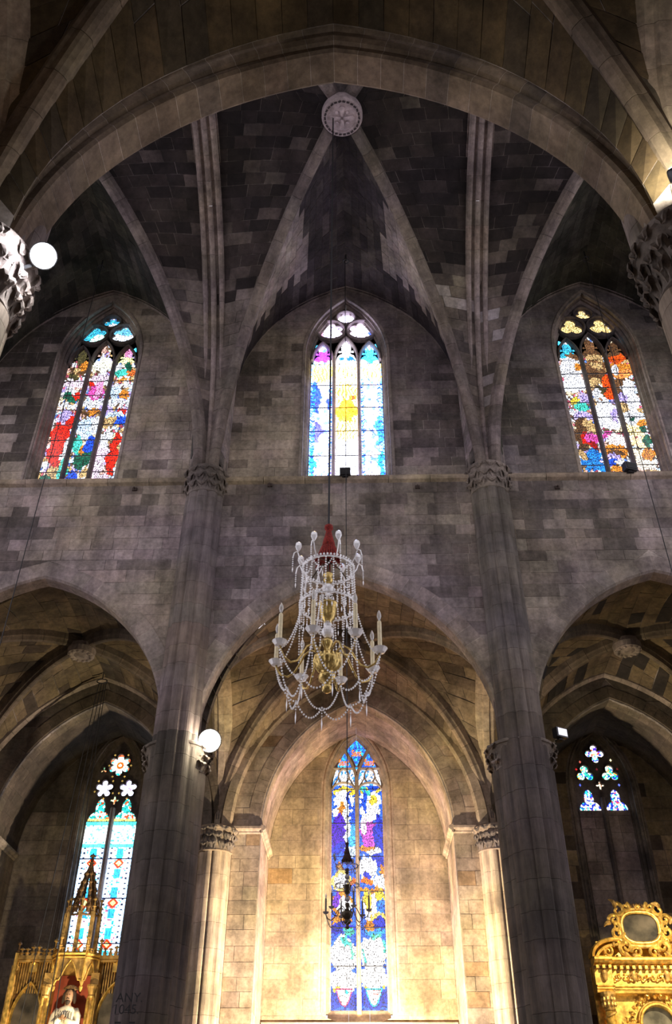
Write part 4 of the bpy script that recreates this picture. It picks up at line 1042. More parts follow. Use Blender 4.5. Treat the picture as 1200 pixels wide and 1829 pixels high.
    for s in (-1, 1):
        c = xc+s*.42
        p = [(c+.36*math.cos(a), 11.86+.24*math.sin(a)) for a in np.linspace(.1, PI-.1, 12)]
        bar_sweep(tr, p, Yg, .05, -.11, .04)
        bar_sweep(tr, [(c+.17*math.cos(a), 12.32+.22*math.sin(a)) for a in np.linspace(-.95, PI+.95, 18)], Yg, .045, -.11, .04)
        bar_sweep(tr, [(c-.38, 12.56), (c+.38, 12.56)], Yg, .055, -.12, .04)
        bar_sweep(tr, [(c-.36, 11.95), (c-.2, 12.2), (c-.12, 12.5)], Yg, .035, -.1, .04); bar_sweep(tr, [(c+.36, 11.95), (c+.2, 12.2), (c+.12, 12.5)], Yg, .035, -.1, .04)
        bar_sweep(tr, [(xc+s*x, q) for x, q in ((0, 12.2), (.05, 12.45), (.14, 12.7), (.27, 12.98), (.36, 13.15), (.42, 13.3))], Yg, .10, -.14, .05)
        bar_sweep(tr, [(xc+s*x, q) for x, q in ((.02, 12.62), (.13, 12.86), (.17, 12.98))], Yg, .04, -.1, .04)
    tr.build('tracery', 'tracery_pale', t)
    # the word Sant... set in orange glass, three times
    for (x, q, s) in ((xc-.42, 12.68, .30), (xc+.42, 12.68, .30), (xc, 13.0, .30)):
        cu = bpy.data.curves.new('glass_lettering', 'FONT'); cu.body = 'Sant'; cu.size = s; cu.align_x = 'CENTER'; cu.extrude = .004; cu.offset = .008
        cu.materials.append(M['glow_text'])
        o = text_obj('lettering', cu); o.parent = t
        o.location = Vector((x, Yg-.012, q))-t.location; o.rotation_euler = (PI/2, 0, 0); o.scale = (.62, 1, 1)
central_lancet()

def foil_glass(t, xc, Yg, x, z, n, d, q, pic, cell, lead, seed, ph=PI/2, Rr=None):
    def mk(X, Z):
        dx, dz = X-x, Z-z; return np.hypot(dx, dz) < foil_r(np.arctan2(dz, dx), n, d, q, ph)
    R = d+q+.02
    glass_grid('pane', t, xc, Yg-.015, x-R, x+R, z-R, z+R, mk, pic, cell, lead, .018, seed)
    lp = MB(); P = []
    for i in range(73):
        th = 2*PI*i/72; r = float(foil_r(th, n, d, q, ph)); P.append((xc+x+r*math.cos(th), z+r*math.sin(th)))
    bar_sweep(lp, P, Yg, .04, -.09, .03, True); return lp
def side_lancet(k):
    left = k < 0
    t, xc, Yg = lancet_shell(k, 'tall left chapel lancet of pale blue patterned glass behind the gilded spire' if left else 'right chapel lancet glazed only in its tracery and walled up below', 'tracery', [.16, .14, .12])
    # dark tracery plate filling the head
    zl = 10.9 if left else 11.15
    f = hwf(LWH, LWZS, LWZA-.06); mb = MB(); zs = np.linspace(zl, LWZA-.07, 26)
    for a, b_ in zip(zs, zs[1:]):
        mb.add([(xc-f(a), Yg, a), (xc+f(a), Yg, a), (xc+f(b_), Yg, b_), (xc-f(b_), Yg, b_)], [(0, 1, 2, 3)])
        mb.add([(xc-f(a), Yg+.08, a), (xc+f(a), Yg+.08, a), (xc+f(b_), Yg+.08, b_), (xc-f(b_), Yg+.08, b_)], [(3, 2, 1, 0)])
    mb.build('tracery_plate', 'tracery', t)
    mb = MB(); bar_sweep(mb, [(xc, LWZ0-.1), (xc, zl+.4)], Yg, .15, -.14, .06); mb.build('mullion', 'tracery_mid' if left else 'tracery', t)
    def head_mask(c, hw, z0, z1):
        def mk(X, Z):
            u = (Z-z0)/(z1-z0); w_ = np.where(u < .38, hw*np.sqrt(np.clip(1-(u/.46)**2, 0, 1)), 0)
            w_ = np.maximum(w_, np.where((u > .2) & (u < 1), .42*hw*np.sqrt(np.clip(1-((u-.55)/.45)**2, 0, 1)), 0))
            return (np.abs(X-c) < w_) & (Z > z0)
        return mk
    def hh(sx, sz): return (np.sin(sx*83.1+sz*57.7)*4375.5) % 1
    lips = MB()
    if left:
        def wht(sx, sz, gx, gz):
            c = np.zeros(gx.shape+(3,)); c[:] = (2.6, 3.0, 3.6)
            x = np.abs(np.abs(gx)-.42)
            per = (gz-LWZ0) % 1.15
            c[(x > .25) & (np.floor(gz/.05).astype(int) % 3 == 0)] = (.03, .05, .12)
            c[(x > .31)] = (1.4, 2.4, 4)
            m = hh(np.round(gx/.05), np.round(gz/.05)); c[(m < .12) & (x < .24)] = (.05, 1.1, 1.5); c[(m > .95) & (x < .2)] = (.8, .25, .5)
            d = np.hypot(x, per-.55); c[(x+np.abs(per-.55) < .17)] = (1.7, .10, .01); c[(x+np.abs(per-.55) < .085)] = (2.8, 2.8, .8)
            c[(x < .1) & (np.abs(per-.85) < .16)] = (.05, .9, 2.0); c[(x < .1) & (np.abs(per-.25) < .14)] = (.05, .9, 2.0)
            c[gz > 10.2] = (3, 3.4, 3.4); c[(gz > 10.2) & (m < .2)] = (.3, 1.5, 1.8)
            c[(gz > 10.78)] = (.2, 2.0, 2.0); c[(np.abs(gz-10.15) < .05)] = (.2, 1.8, 2.0)
            return c
        zz = [LWZ0, 6.5, 7.35, 8.6, 9.75, 10.9]
        for l, r in ((-LWH, 0), (0, LWH)):
            for i in range(len(zz)-1): gpanel(t, xc, Yg, l, r, zz[i]+.01, zz[i+1]-.01, wht, (.3, .3), .0, 7, dy=.02)
            for q in zz[1:-1]:
                b2 = MB(); b2.box((xc+(l+r)/2, Yg+.005, q), (LWH, .02, .03)); b2.build('bar', 'blue_glass_bar', t)
        def hp(sx, sz, gx, gz):
            c = np.zeros(gx.shape+(3,)); c[:] = (2.6, 2.8, 2.6); m = hh(sx, sz); c[m < .45] = (.05, 1.1, 1.0); c[m > .9] = (1.6, .2, .05); c[(gz < 10.98)] = (2.6, 1.8, .4)
            return c
        for s in (-1, 1): glass_grid('pane', t, xc, Yg-.015, s*.42-.34, s*.42+.34, 10.9, 11.62, head_mask(s*.42, .34, 10.9, 11.6), hp, (.06, .07), .08, .018, 3)
        def p1(sx, sz, gx, gz):
            c = np.zeros(gx.shape+(3,)); c[:] = (3.2, 3.2, 3.2); d = np.hypot(gx-.0, gz-12.72)
            c[d > .29] = (1.6, .25, .08); m = hh(sx, sz); c[(d > .26) & (m < .4)] = (.05, 1.2, 1.2); c[d < .12] = (1.7, .25, .02); c[d < .05] = (3, 3, 2.4); return c
        lips = foil_glass(t, xc, Yg, 0, 12.72, 6, .26, .12, p1, (.06, .06), .06, 4); lips.build('tracery_lip', 'tracery', t)
        def p2(sx, sz, gx, gz):
            c = np.zeros(gx.shape+(3,)); c[:] = (2.6, 2.7, 3.8); m = hh(sx, sz); c[m < .1] = (1.3, .9, 2.4); return c
        for s in (-1, 1): foil_glass(t, xc, Yg, s*.385, 11.93, 5, .19, .105, p2, (.07, .07), .03, 4).build('tracery_lip', 'tracery', t)
        def p3(sx, sz, gx, gz):
            c = np.zeros(gx.shape+(3,)); c[:] = (1.2, .3, .1); m = hh(sx, sz); c[m < .4] = (.4, .9, .5); c[m > .8] = (2.6, 2.4, 1.2); return c
        foil_glass(t, xc, Yg, 0, 11.55, 4, .10, .05, p3, (.05, .05), .05, 4).build('tracery_lip', 'tracery', t)
        foil_glass(t, xc, Yg, -.5, 12.55, 3, .07, .05, p3, (.05, .05), .05, 4).build('tracery_lip', 'tracery', t)
        # little amber corner pieces
        am = lambda sx, sz, gx, gz: np.tile(np.array((.62, .40, .10)), gx.shape+(1,))
        for (x, z) in ((-.22, 13.08), (.22, 13.08), (-.36, 12.72), (.36, 12.72), (-.2, 12.35), (.2, 12.35), (-.62, 12.2), (-.15, 12.2), (.15, 12.2), (-.7, 11.85), (-.1, 11.8), (.1, 11.8), (-.38, 11.62), (.38, 11.62)):
            glass_grid('pane', t, xc, Yg-.015, x-.05, x+.05, z-.05, z+.05, lambda X, Z, x=x, z=z: (np.abs(X-x)+np.abs(Z-z)) < .042, am, (.3, .3), 0, .014, 2)
    else:
        # masonry infill of the two lights
        for l, r in ((-LWH, -.06), (.06, LWH)):
            z = LWZ0
            while z < zl-.05:
                h = random.uniform(.34, .6); zb = min(zl, z+h); h2 = r-l
                cuts = [l, r] if random.random() < .6 else [l, l+h2*random.uniform(.35, .65), r]
                for a, b_ in zip(cuts, cuts[1:]):
                    q = [(xc+a+.006, Yg-.02, z+.006), (xc+b_-.006, Yg-.02, z+.006), (xc+b_-.006, Yg-.02, zb-.006), (xc+a+.006, Yg-.02, zb-.006)]
                    obj('infill_stone', stone_mesh(q, np.array([0, -1., 0]), random.uniform(0, .015), .1, jit([.34, .30, .285], .2)), t)
                z = zb
        def hp(sx, sz, gx, gz):
            c = np.zeros(gx.shape+(3,)); c[:] = (2.8, 2.8, 3.0); m = hh(sx, sz); c[m < .25] = (.03, .08, 1.3); c[(m > .25) & (m < .42)] = (.05, 1.3, 1.2); c[m > .9] = (1.5, .1, .2); return c
        for s in (-1, 1): glass_grid('pane', t, xc, Yg-.015, s*.42-.34, s*.42+.34, 11.17, 11.85, head_mask(s*.42, .33, 11.17, 11.82), hp, (.05, .055), .07, .016, 3)
        def ptop(sx, sz, gx, gz):
            c = np.zeros(gx.shape+(3,)); c[:] = (2.8, 2.7, 2.8); m = hh(sx, sz); d = np.hypot(gx, gz-13.0)
            c[(m < .3) & (d > .14)] = (.15, .05, 1.3); c[(m > .3) & (m < .45)] = (.05, 1.2, 1.6); c[(m > .45) & (m < .6) & (d < .2)] = (1.8, .15, .05); c[d < .04] = (2.8, 2.2, .3); return c
        foil_glass(t, xc, Yg, 0, 13.0, 4, .19, .125, ptop, (.05, .05), .05, 4).build('tracery_lip', 'tracery', t)
        def ptr(sx, sz, gx, gz):
            c = np.zeros(gx.shape+(3,)); c[:] = (2.8, 2.8, 2.4); m = hh(sx, sz); c[m < .38] = (.05, 1.1, .8); c[(m > .38) & (m < .5)] = (1.9, .7, .05); c[(m > .93)] = (.03, .08, 1.2); return c
        for s in (-1, 1): foil_glass(t, xc, Yg, s*.40-.02, 12.33, 3, .155, .14, ptr, (.055, .055), .05, 4).build('tracery_lip', 'tracery', t)
        p4 = lambda sx, sz, gx, gz: np.where((hh(sx, sz) < .3)[..., None], np.array((1.4, .5, .3)), np.array((2.8, 2.6, 1.8)))
        foil_glass(t, xc, Yg, 0, 11.95, 4, .10, .045, p4, (.05, .05), .05, 4).build('tracery_lip', 'tracery', t)
        for (x, z, c_) in ((-.5, 12.75, (1.4, .3, .2)), (.5, 12.8, (2, 1.8, .9)), (-.62, 11.98, (.2, .3, 1.6)), (.62, 11.98, (.2, .3, 1.6)), (-.66, 12.5, (.9, .03, .03)), (.66, 12.5, (.2, .02, .02)), (0, 12.5, (.2, .02, .03))):
            am = lambda sx, sz, gx, gz, c_=c_: np.tile(np.array(c_), gx.shape+(1,))
            glass_grid('pane', t, xc, Yg-.015, x-.05, x+.05, z-.06, z+.06, lambda X, Z, x=x, z=z: (np.abs(X-x)*1.3+np.abs(Z-z)) < .045, am, (.3, .3), 0, .014, 2)
M['blue_glass_bar'] = simple('blue_leaded_bar', (.02, .03, .25), .5)
side_lancet(-1); side_lancet(1)
ld = MB(); ld.box((CX, YB-.03, 5.24), (2*CA-.02, .16, .09)); ld.box((CX, YB-.01, 5.16), (2*CA-.02, .1, .08))
meta(ld.build('trim_20', 'mortar_warm'), 'pale stone ledge under the central chapel lancet', 'ledge', kind='structure')

# ------------------------------------------------------------------ lamps
def floodlight(loc, aim, r, lens, label, energy, color, name='floodlight', big=True):
    t = thing(name, label, 'lamp', loc)
    q = Vector(aim).normalized().to_track_quat('Z', 'Y')
    m = MB(); m.lathe([(r*.35, -r*1.1), (r*.75, -r*.9), (r*1.02, -r*.25), (r*1.08, 0), (r*.98, .012), (r*.96, -.01)], (0, 0, 0), 28)
    o = m.build('housing', 'housing', t, True, local=True); o.rotation_mode = 'QUATERNION'; o.rotation_quaternion = q
    m = MB(); m.lathe([(r*.5, .01), (r*.96, .012), (r*.96, .02), (r*.5, .035), (.01, .04)], (0, 0, 0), 28)
    o = m.build('lens', lens, t, True, local=True); o.rotation_mode = 'QUATERNION'; o.rotation_quaternion = q
    back = q @ Vector((0, 0, -r*1.0))
    m = MB(); m.tube([back, back+Vector((0, 0, -.12)), back+Vector((-math.copysign(.16, loc[0]) if abs(loc[0]) < 1 else math.copysign(.22, loc[0]), 0, -.2))], .022, 8); m.build('bracket', 'housing', t, local=True)
    if energy:
        l = light(name+'_beam', 'POINT', tuple(Vector(loc)+Vector(aim).normalized()*(r*.4+.06)), energy, color, r*.8)
    return t
floodlight((-3.03, 5.62, 9.40), (3.0, -5.6, -7.0), .135, 'lens_cool', 'glaring round white floodlight fixed to the near capital at the left edge', 70, (.92, .94, 1))
floodlight((-3.12, 18.80, 9.66), (3.2, -17, -7.5), .25, 'lens_warm', 'glaring round warm floodlight on the capital of the left dark pier', 130, (1, .90, .70))
floodlight((3.62, 5.15, 9.98), (.1, -.6, .9), .12, 'lens_cool', 'floodlight just past the right edge, glinting on the near vault rib', 60, (1, .95, .86))
def box_spot(loc, label, name='spotlight', yaw=0, s=1):
    t = thing(name, label, 'lamp', loc); t.rotation_euler = (0, 0, yaw)
    m = MB(); m.box((0, 0, .1*s), (.30*s, .16*s, .22*s)); m.build('housing', 'housing', t, local=True)
    m = MB(); m.box((0, -.085*s, .1*s), (.25*s, .02, .17*s)); m.build('reflector', 'aluminium' if name == 'spotlight' else 'iron', t, local=True)
    m = MB(); m.box((0, 0, -.02*s), (.05*s, .05*s, .08*s)); m.box((0, .05, -.05*s), (.16*s, .16*s, .02)); m.build('bracket', 'iron', t, local=True)
    return t
box_spot((4.78, 18.9, 9.72), 'small unlit spotlight with a bright reflector right of the right dark pier', yaw=.5)
box_spot((7.78, 18.62, 17.30), 'black box lamp on the sill of the right clerestory window', 'window_lamp', yaw=.3, s=1.15)
box_spot((-.04, 18.62, 17.28), 'black box lamp on the sill of the central clerestory window', 'window_lamp', s=1.0)
for i, (x, z) in enumerate(((-5.86, 16.98), (-2.12, 17.06), (1.94, 16.93), (5.74, 16.85))):
    t = thing('iron_hook', ['small rusty hook under the string course, left bay', 'small rusty hook under the string course, right of the left pier', 'small rusty hook under the string course, left of the right pier', 'small rusty hook under the string course, right bay'][i], 'hook', (x, YF-.0, z), 'hooks below the string course')
    m = MB(); m.box((0, -.02, 0), (.13, .05, .10)); m.build('plate', 'rust', t, local=True)
    m = MB(); m.tube([(0, -.03, .02), (0, -.12, .0), (0, -.15, -.05), (0, -.11, -.10), (0, -.06, -.07)], .018, 6); m.build('prong', 'rust', t, local=True)
M_r = M.get('rust')

# ------------------------------------------------------------------ cables
def cable(a, b_, r, label, mat='iron', group=None, name='cable'):
    m = MB(); m.tube([a, tuple((np.array(a)+np.array(b_))/2), b_], r, 6); return meta(m.build(name, mat), label, 'cable', group)
cable((-.24, YM, 10.779), (-.24, YM, 24.44), .020, 'thick dark rope holding the big crystal chandelier', name='rope')
cable((.0, 17.2, 6.86), (.0, 17.2, 25.2), .011, 'thin black wire down the centre, holding the small dark chandelier')
cable((-7.74, 17.2, 5.6), (-7.74, 17.2, 25.2), .011, 'thin black wire crossing the left clerestory window')
cable((7.55, 17.2, 5.6), (7.55, 17.2, 25.2), .011, 'thin black wire crossing the right clerestory window')
for i, (x, dx) in enumerate(((-7.78, -.32), (-7.70, -.12), (-7.62, .10), (-7.56, .22))):
    cable((x+dx*1.2, 24.55, 4.5), (x, 24.7, 14.1), .012, ['leftmost', 'second', 'third', 'rightmost'][i]+' of the four thin cords hanging in front of the left chapel window', group='cords of the left chapel', name='cord')
for i, (x, z) in enumerate(((.03, 24.9), (7.55, 24.8), (-7.74, 24.8))):
    m = MB(); m.tube([(x+.09*math.cos(a), 17.2+.09*math.sin(a), z) for a in np.linspace(0, 2*PI, 13)], .02, 6, False); m.tube([(x, 17.2, z), (x, 17.2, z+.35)], .02, 6)
    meta(m.build('ceiling_ring', 'iron'), 'iron ring in the vault web above the %s clerestory window' % ['central', 'right', 'left'][i], 'ring', 'rings for the lamp wires')
m = MB(); m.tube([(-7.67+.16*math.cos(a), 24.62, 14.12+.07*math.sin(a)) for a in np.linspace(0, 2*PI, 17)], .016, 6, False); m.tube([(-7.67, 24.62, 14.18), (-7.67, 24.62, 14.5)], .014, 6)
meta(m.build('pulley_ring', 'iron'), 'oval iron ring at the crown of the left aisle vault, holding four cords', 'ring')
M['fixture_dark'] = M['iron']

# ------------------------------------------------------------------ chandeliers
def strand(mb, pts, step, r, h=None):
    P = resample(np.array(pts, float), max(2, int(np.linalg.norm(np.diff(np.array(pts, float), axis=0), axis=1).sum()/step)))
    for i, p in enumerate(P): mb.bead(p, r*(1 if i % 3 else 1.25), (h or r*1.3))
def sag(a, b_, d, n=10):
    a, b_ = np.array(a, float), np.array(b_, float); return [tuple(a*(1-t)+b_*t-np.array([0, 0, 4*d*t*(1-t)])) for t in np.linspace(0, 1, n+1)]
def chandelier(name, label, loc, s, mats, detail=True):
    """local frame: origin on the axis at the cup level"""
    t = thing(name, label, 'chandelier', loc)
    met, cry, wax, tas = mats
    def S(v): return tuple(np.array(v, float)*s)
    # tassel
    m = MB(); m.lathe([(a*s, b_*s) for a, b_ in ((.02, 2.58), (.07, 2.56), (.075, 2.50), (.045, 2.46), (.06, 2.38), (.10, 2.22), (.115, 2.12), (.09, 2.10), (.12, 2.0), (.15, 1.86), (.0, 1.88))], (0, 0, 0), 20); tt = m.build('tassel', tas, t, True, local=True)
    m = MB(); 
    for i in range(30):
        a = 2*PI*i/30; r0 = .11; r1 = .20+random.uniform(-.02, .05); zb = 1.80+random.uniform(-.06, .06)
        m.tube([S((r0*math.cos(a), r0*math.sin(a), 2.10)), S((.155*math.cos(a), .155*math.sin(a), 1.96)), S((r1*math.cos(a), r1*math.sin(a), zb))], [.016*s, .018*s, .010*s], 5)
    m.build('fringe', tas, tt, local=True)
    m = MB(); m.tube([S((0, 0, -.5)), S((0, 0, 2.5))], .018*s, 6); m.build('rod', 'bronze', t, local=True)
    # turned baluster
    B_ = [[(.03, 1.60), (.06, 1.58), (.095, 1.53), (.06, 1.48), (.085, 1.43), (.05, 1.38), (.03, 1.37)],
          [(.03, .98), (.17, .97), (.175, .94), (.15, .91), (.135, .80), (.11, .70), (.06, .64), (.07, .60), (.03, .59)],
          [(.03, .34), (.07, .33), (.095, .26), (.06, .19), (.045, .15), (.07, .10), (.085, .06), (.03, .05)],
          [(.05, .05), (.17, .03), (.21, -.02), (.215, -.09), (.19, -.17), (.12, -.24), (.07, -.27), (.12, -.29), (.145, -.33), (.13, -.39), (.06, -.43), (.05, -.47), (.085, -.51), (.07, -.57), (.02, -.60)]]
    for i, p in enumerate(B_):
        m = MB(); m.lathe([(a*s, b_*s) for a, b_ in p], (0, 0, 0), 24)
        m.build('baluster' if i < 3 else 'urn', met, t, True, local=True)
    if detail:
        m = MB()
        for i in range(18):
            a = 2*PI*i/18; m.tube([S((.19*math.cos(a), .19*math.sin(a), .02)), S((.208*math.cos(a), .208*math.sin(a), -.06)), S((.20*math.cos(a), .20*math.sin(a), -.12)), S((.13*math.cos(a), .13*math.sin(a), -.23))], .016*s, 5)
        m.build('gadroon', met, t, local=True)
    for (r, z, n) in ((.095, 1.27, 1), (.10, .46, 1), (.07, .60, 1), (.06, 1.12, 1)):
        m = MB(); m.lathe([(.02*s, (z-r)*s)]+[(r*math.sin(a)*s, (z-r*math.cos(a))*s) for a in np.linspace(.3, PI-.3, 7)]+[(.02*s, (z+r)*s)], (0, 0, 0), 14); m.build('glass_ball', cry, t, local=True)
    # the two hoops and their strands
    R1, Z1, R2, Z2 = .43, 1.66, .46, .95
    for (R, z) in ((R1, Z1), (R2, Z2)):
        m = MB(); n = 40
        m.tube([S((R*math.cos(2*PI*i/n), R*math.sin(2*PI*i/n), z-.02)) for i in range(n+1)], .016*s, 6, False)
        hoop = m.build('hoop', cry, t, local=True); m = MB()
        for i in range(48):
            a = 2*PI*i/48; m.bead(S((R*math.cos(a), R*math.sin(a), z+.025)), .022*s, .026*s)
        m.build('hoop_beads', cry, hoop, local=True)
        for i in range(4):
            a = PI/4+PI/2*i; mm = MB(); mm.tube([S((R*math.cos(a), R*math.sin(a), z)), S((R*.6*math.cos(a), R*.6*math.sin(a), z+.12)), S((0, 0, z+.16))], .011*s, 5); mm.build('spoke', 'bronze', hoop, local=True)
    ns = 22 if detail else 12
    for i in range(ns):
        a = 2*PI*(i+.3)/ns; m = MB(); c, q = math.cos(a), math.sin(a)
        strand(m, [S((R1*c, R1*q, Z1-.04)), S((R2*.98*c, R2*.98*q, Z2+.05))], .045*s, .016*s); m.build('crystal_strand', cry, t, local=True)
    nf = 36 if detail else 14
    for i in range(nf):
        a = 2*PI*i/nf; m = MB(); c, q = math.cos(a), math.sin(a); L = random.choice([.14, .2, .27, .22])
        strand(m, [S((R2*c, R2*q, Z2-.04)), S((R2*c, R2*q, Z2-.04-L*.6))], .038*s, .014*s); m.bead(S((R2*c, R2*q, Z2-.04-L)), .012*s, .055*s); m.build('icicle', cry, t, local=True)
    for i in range(8 if detail else 6):
        a = 2*PI*i/8+.2; a2 = 2*PI*(i+1)/8+.2; m = MB()
        strand(m, [S(p) for p in sag((R1*math.cos(a), R1*math.sin(a), Z1-.04), (R1*math.cos(a2), R1*math.sin(a2), Z1-.04), .17)], .04*s, .016*s); m.bead(S((R1*.95*math.cos((a+a2)/2), R1*.95*math.sin((a+a2)/2), Z1-.34)), .012*s, .07*s)
        m.build('crystal_swag', cry, t, local=True)
    # crest of looped glass sprigs on the top hoop
    for i in range(8 if detail else 5):
        a = 2*PI*i/8+.35; c, q = math.cos(a), math.sin(a); m = MB()
        m.tube([S((R1*c, R1*q, Z1)), S((.50*c, .50*q, Z1+.10)), S((.53*c, .53*q, Z1+.2)), S((.55*c, .55*q, Z1+.24)), S((.60*c, .60*q, Z1+.20)), S((.62*c, .62*q, Z1+.10))], .011*s, 5)
        sp = m.build('sprig', cry, t, local=True)
        m = MB(); m.lathe([(.01*s, (Z1+.24)*s), (.035*s, (Z1+.28)*s), (.055*s, (Z1+.34)*s), (.05*s, (Z1+.40)*s), (.01*s, (Z1+.44)*s)], (.53*c*s, .53*q*s, 0), 8); m.build('rosette', cry, sp, local=True)
        m = MB(); strand(m, [S((.62*c, .62*q, Z1+.10)), S((.62*c, .62*q, Z1-.06))], .035*s, .014*s); m.bead(S((.62*c, .62*q, Z1-.14)), .012*s, .06*s); m.build('drop', cry, sp, local=True)
    # arms
    n = 8 if detail else 6; RA = .84; cups = []
    for i in range(n):
        a = math.radians(-13+360/n*i); c, q = math.cos(a), math.sin(a); cups.append((RA*c, RA*q))
        m = MB(); m.tube([S((r*c, r*q, z)) for r, z in ((.10, -.02), (.17, .12), (.27, .17), (.37, .10), (.44, -.04), (.53, -.19), (.64, -.25), (.75, -.20), (.82, -.09), (RA, 0))], .017*s, 8)
        arm = m.build('arm', met, t, True, local=True)
        m = MB(); m.lathe([(.03*s, -.03*s), (.07*s, -.02*s), (.115*s, .045*s), (.12*s, .05*s), (.10*s, .045*s), (.03*s, .02*s), (.03*s, .0)], (RA*c*s, RA*q*s, 0), 12); m.build('drip_pan', cry, arm, local=True)
        m = MB(); tz = 1+random.uniform(-.03, .03)
        m.lathe([(.030*s, .01*s), (.034*s, .10*s), (.033*s, .52*s), (.024*s, .54*s), (.01*s, .54*s)], (RA*c*s, RA*q*s, 0), 10); m.build('candle', wax, arm, local=True)
        m = MB(); m.lathe([(.012*s, .54*s), (.022*s, .57*s), (.036*s, .62*s), (.032*s, .67*s), (.015*s, .72*s), (.003*s, .74*s)], (RA*c*s, RA*q*s, 0), 10); m.build('bulb', 'bulb_glass', arm, True, local=True)
    for i in range(n):
        (x0, y0), (x1, y1) = cups[i], cups[(i+1) % n]; m = MB(); k = .78
        lo = ((x0+x1)/2*k, (y0+y1)/2*k, -.56)
        strand(m, [S(p) for p in sag((x0, y0, -.05), lo, .16)], .045*s, .017*s); m.build('crystal_swag', cry, t, local=True)
        m = MB(); strand(m, [S(p) for p in sag(lo, (x1, y1, -.05), .16)], .045*s, .017*s); m.build('crystal_swag', cry, t, local=True)
        m = MB(); strand(m, [S(lo), S((lo[0], lo[1], -.70))], .04*s, .013*s); m.bead(S((lo[0], lo[1], -.83)), .012*s, .12*s); m.build('pendant', cry, t, local=True)
        if detail:
            (xa, ya) = lo[0], lo[1]; (xb, yb) = (cups[(i+1) % n][0]+cups[(i+2) % n][0])/2*k, (cups[(i+1) % n][1]+cups[(i+2) % n][1])/2*k
            m = MB(); strand(m, [S(p) for p in sag(lo, (xb, yb, -.56), .22)], .045*s, .017*s); m.build('crystal_swag', cry, t, local=True)
            a = math.atan2(y0, x0)
            m = MB(); strand(m, [S(p) for p in sag((R2*math.cos(a), R2*math.sin(a), Z2-.1), (x0, y0, -.05), .22)], .045*s, .017*s); m.build('crystal_swag', cry, t, local=True)
            m = MB(); strand(m, [S(p) for p in sag((R2*math.cos(a+.1), R2*math.sin(a+.1), Z2-.1), (x0*.55, y0*.55, -.12), .05)], .045*s, .015*s); m.build('crystal_strand', cry, t, local=True)
    return t
M['bulb_glass'] = simple('clear_bulb', (.9, .88, .85), .05, 0, 1, Transmission_Weight=.6)
M['crystal_dark'] = simple('shaded_crystal', (.35, .33, .36), .1, 0, .8, Transmission_Weight=.3)  # darker copies for the small chandelier, its backlit shade put into the colours
M['wax_dark'] = simple('shaded_candle', (.10, .085, .08), .6)
M['tassel_dark'] = simple('shaded_red_tassel', (.03, .008, .008), .9)
chandelier('crystal_chandelier', 'large brass and crystal chandelier with candle lamps and a red tassel, centre', (-.24, YM, 8.20), 1, ('brass', 'crystal', 'wax', 'red'))
chandelier('small_chandelier', 'small dark chandelier silhouetted against the central chapel lancet', (-.01, 17.2, 5.66), .485, ('bronze', 'crystal_dark', 'wax_dark', 'tassel_dark'), False)

# ------------------------------------------------------------------ carved inscription on the left pier
t = thing('inscription', 'black cut letters and date low on the left dark pier', 'inscription', (-4.03, 18.19, 4.3))
for (txt, z, x) in (('ANY.', 4.36, -.0), ('1045.', 4.17, -.04)):
    cu = bpy.data.curves.new('letters', 'FONT'); cu.body = txt; cu.size = .22; cu.align_x = 'CENTER'; cu.extrude = .004; cu.materials.append(M['letters'])
    o = text_obj('letters', cu); o.parent = t; o.location = (x, -.0, z-4.3); o.rotation_euler = (PI/2, 0, 0)
for dx in (-.16, .10):
    m = MB(); m.box((dx, 0, -.27), (.11, .006, .03)); m.build('letters', 'letters', t, local=True)

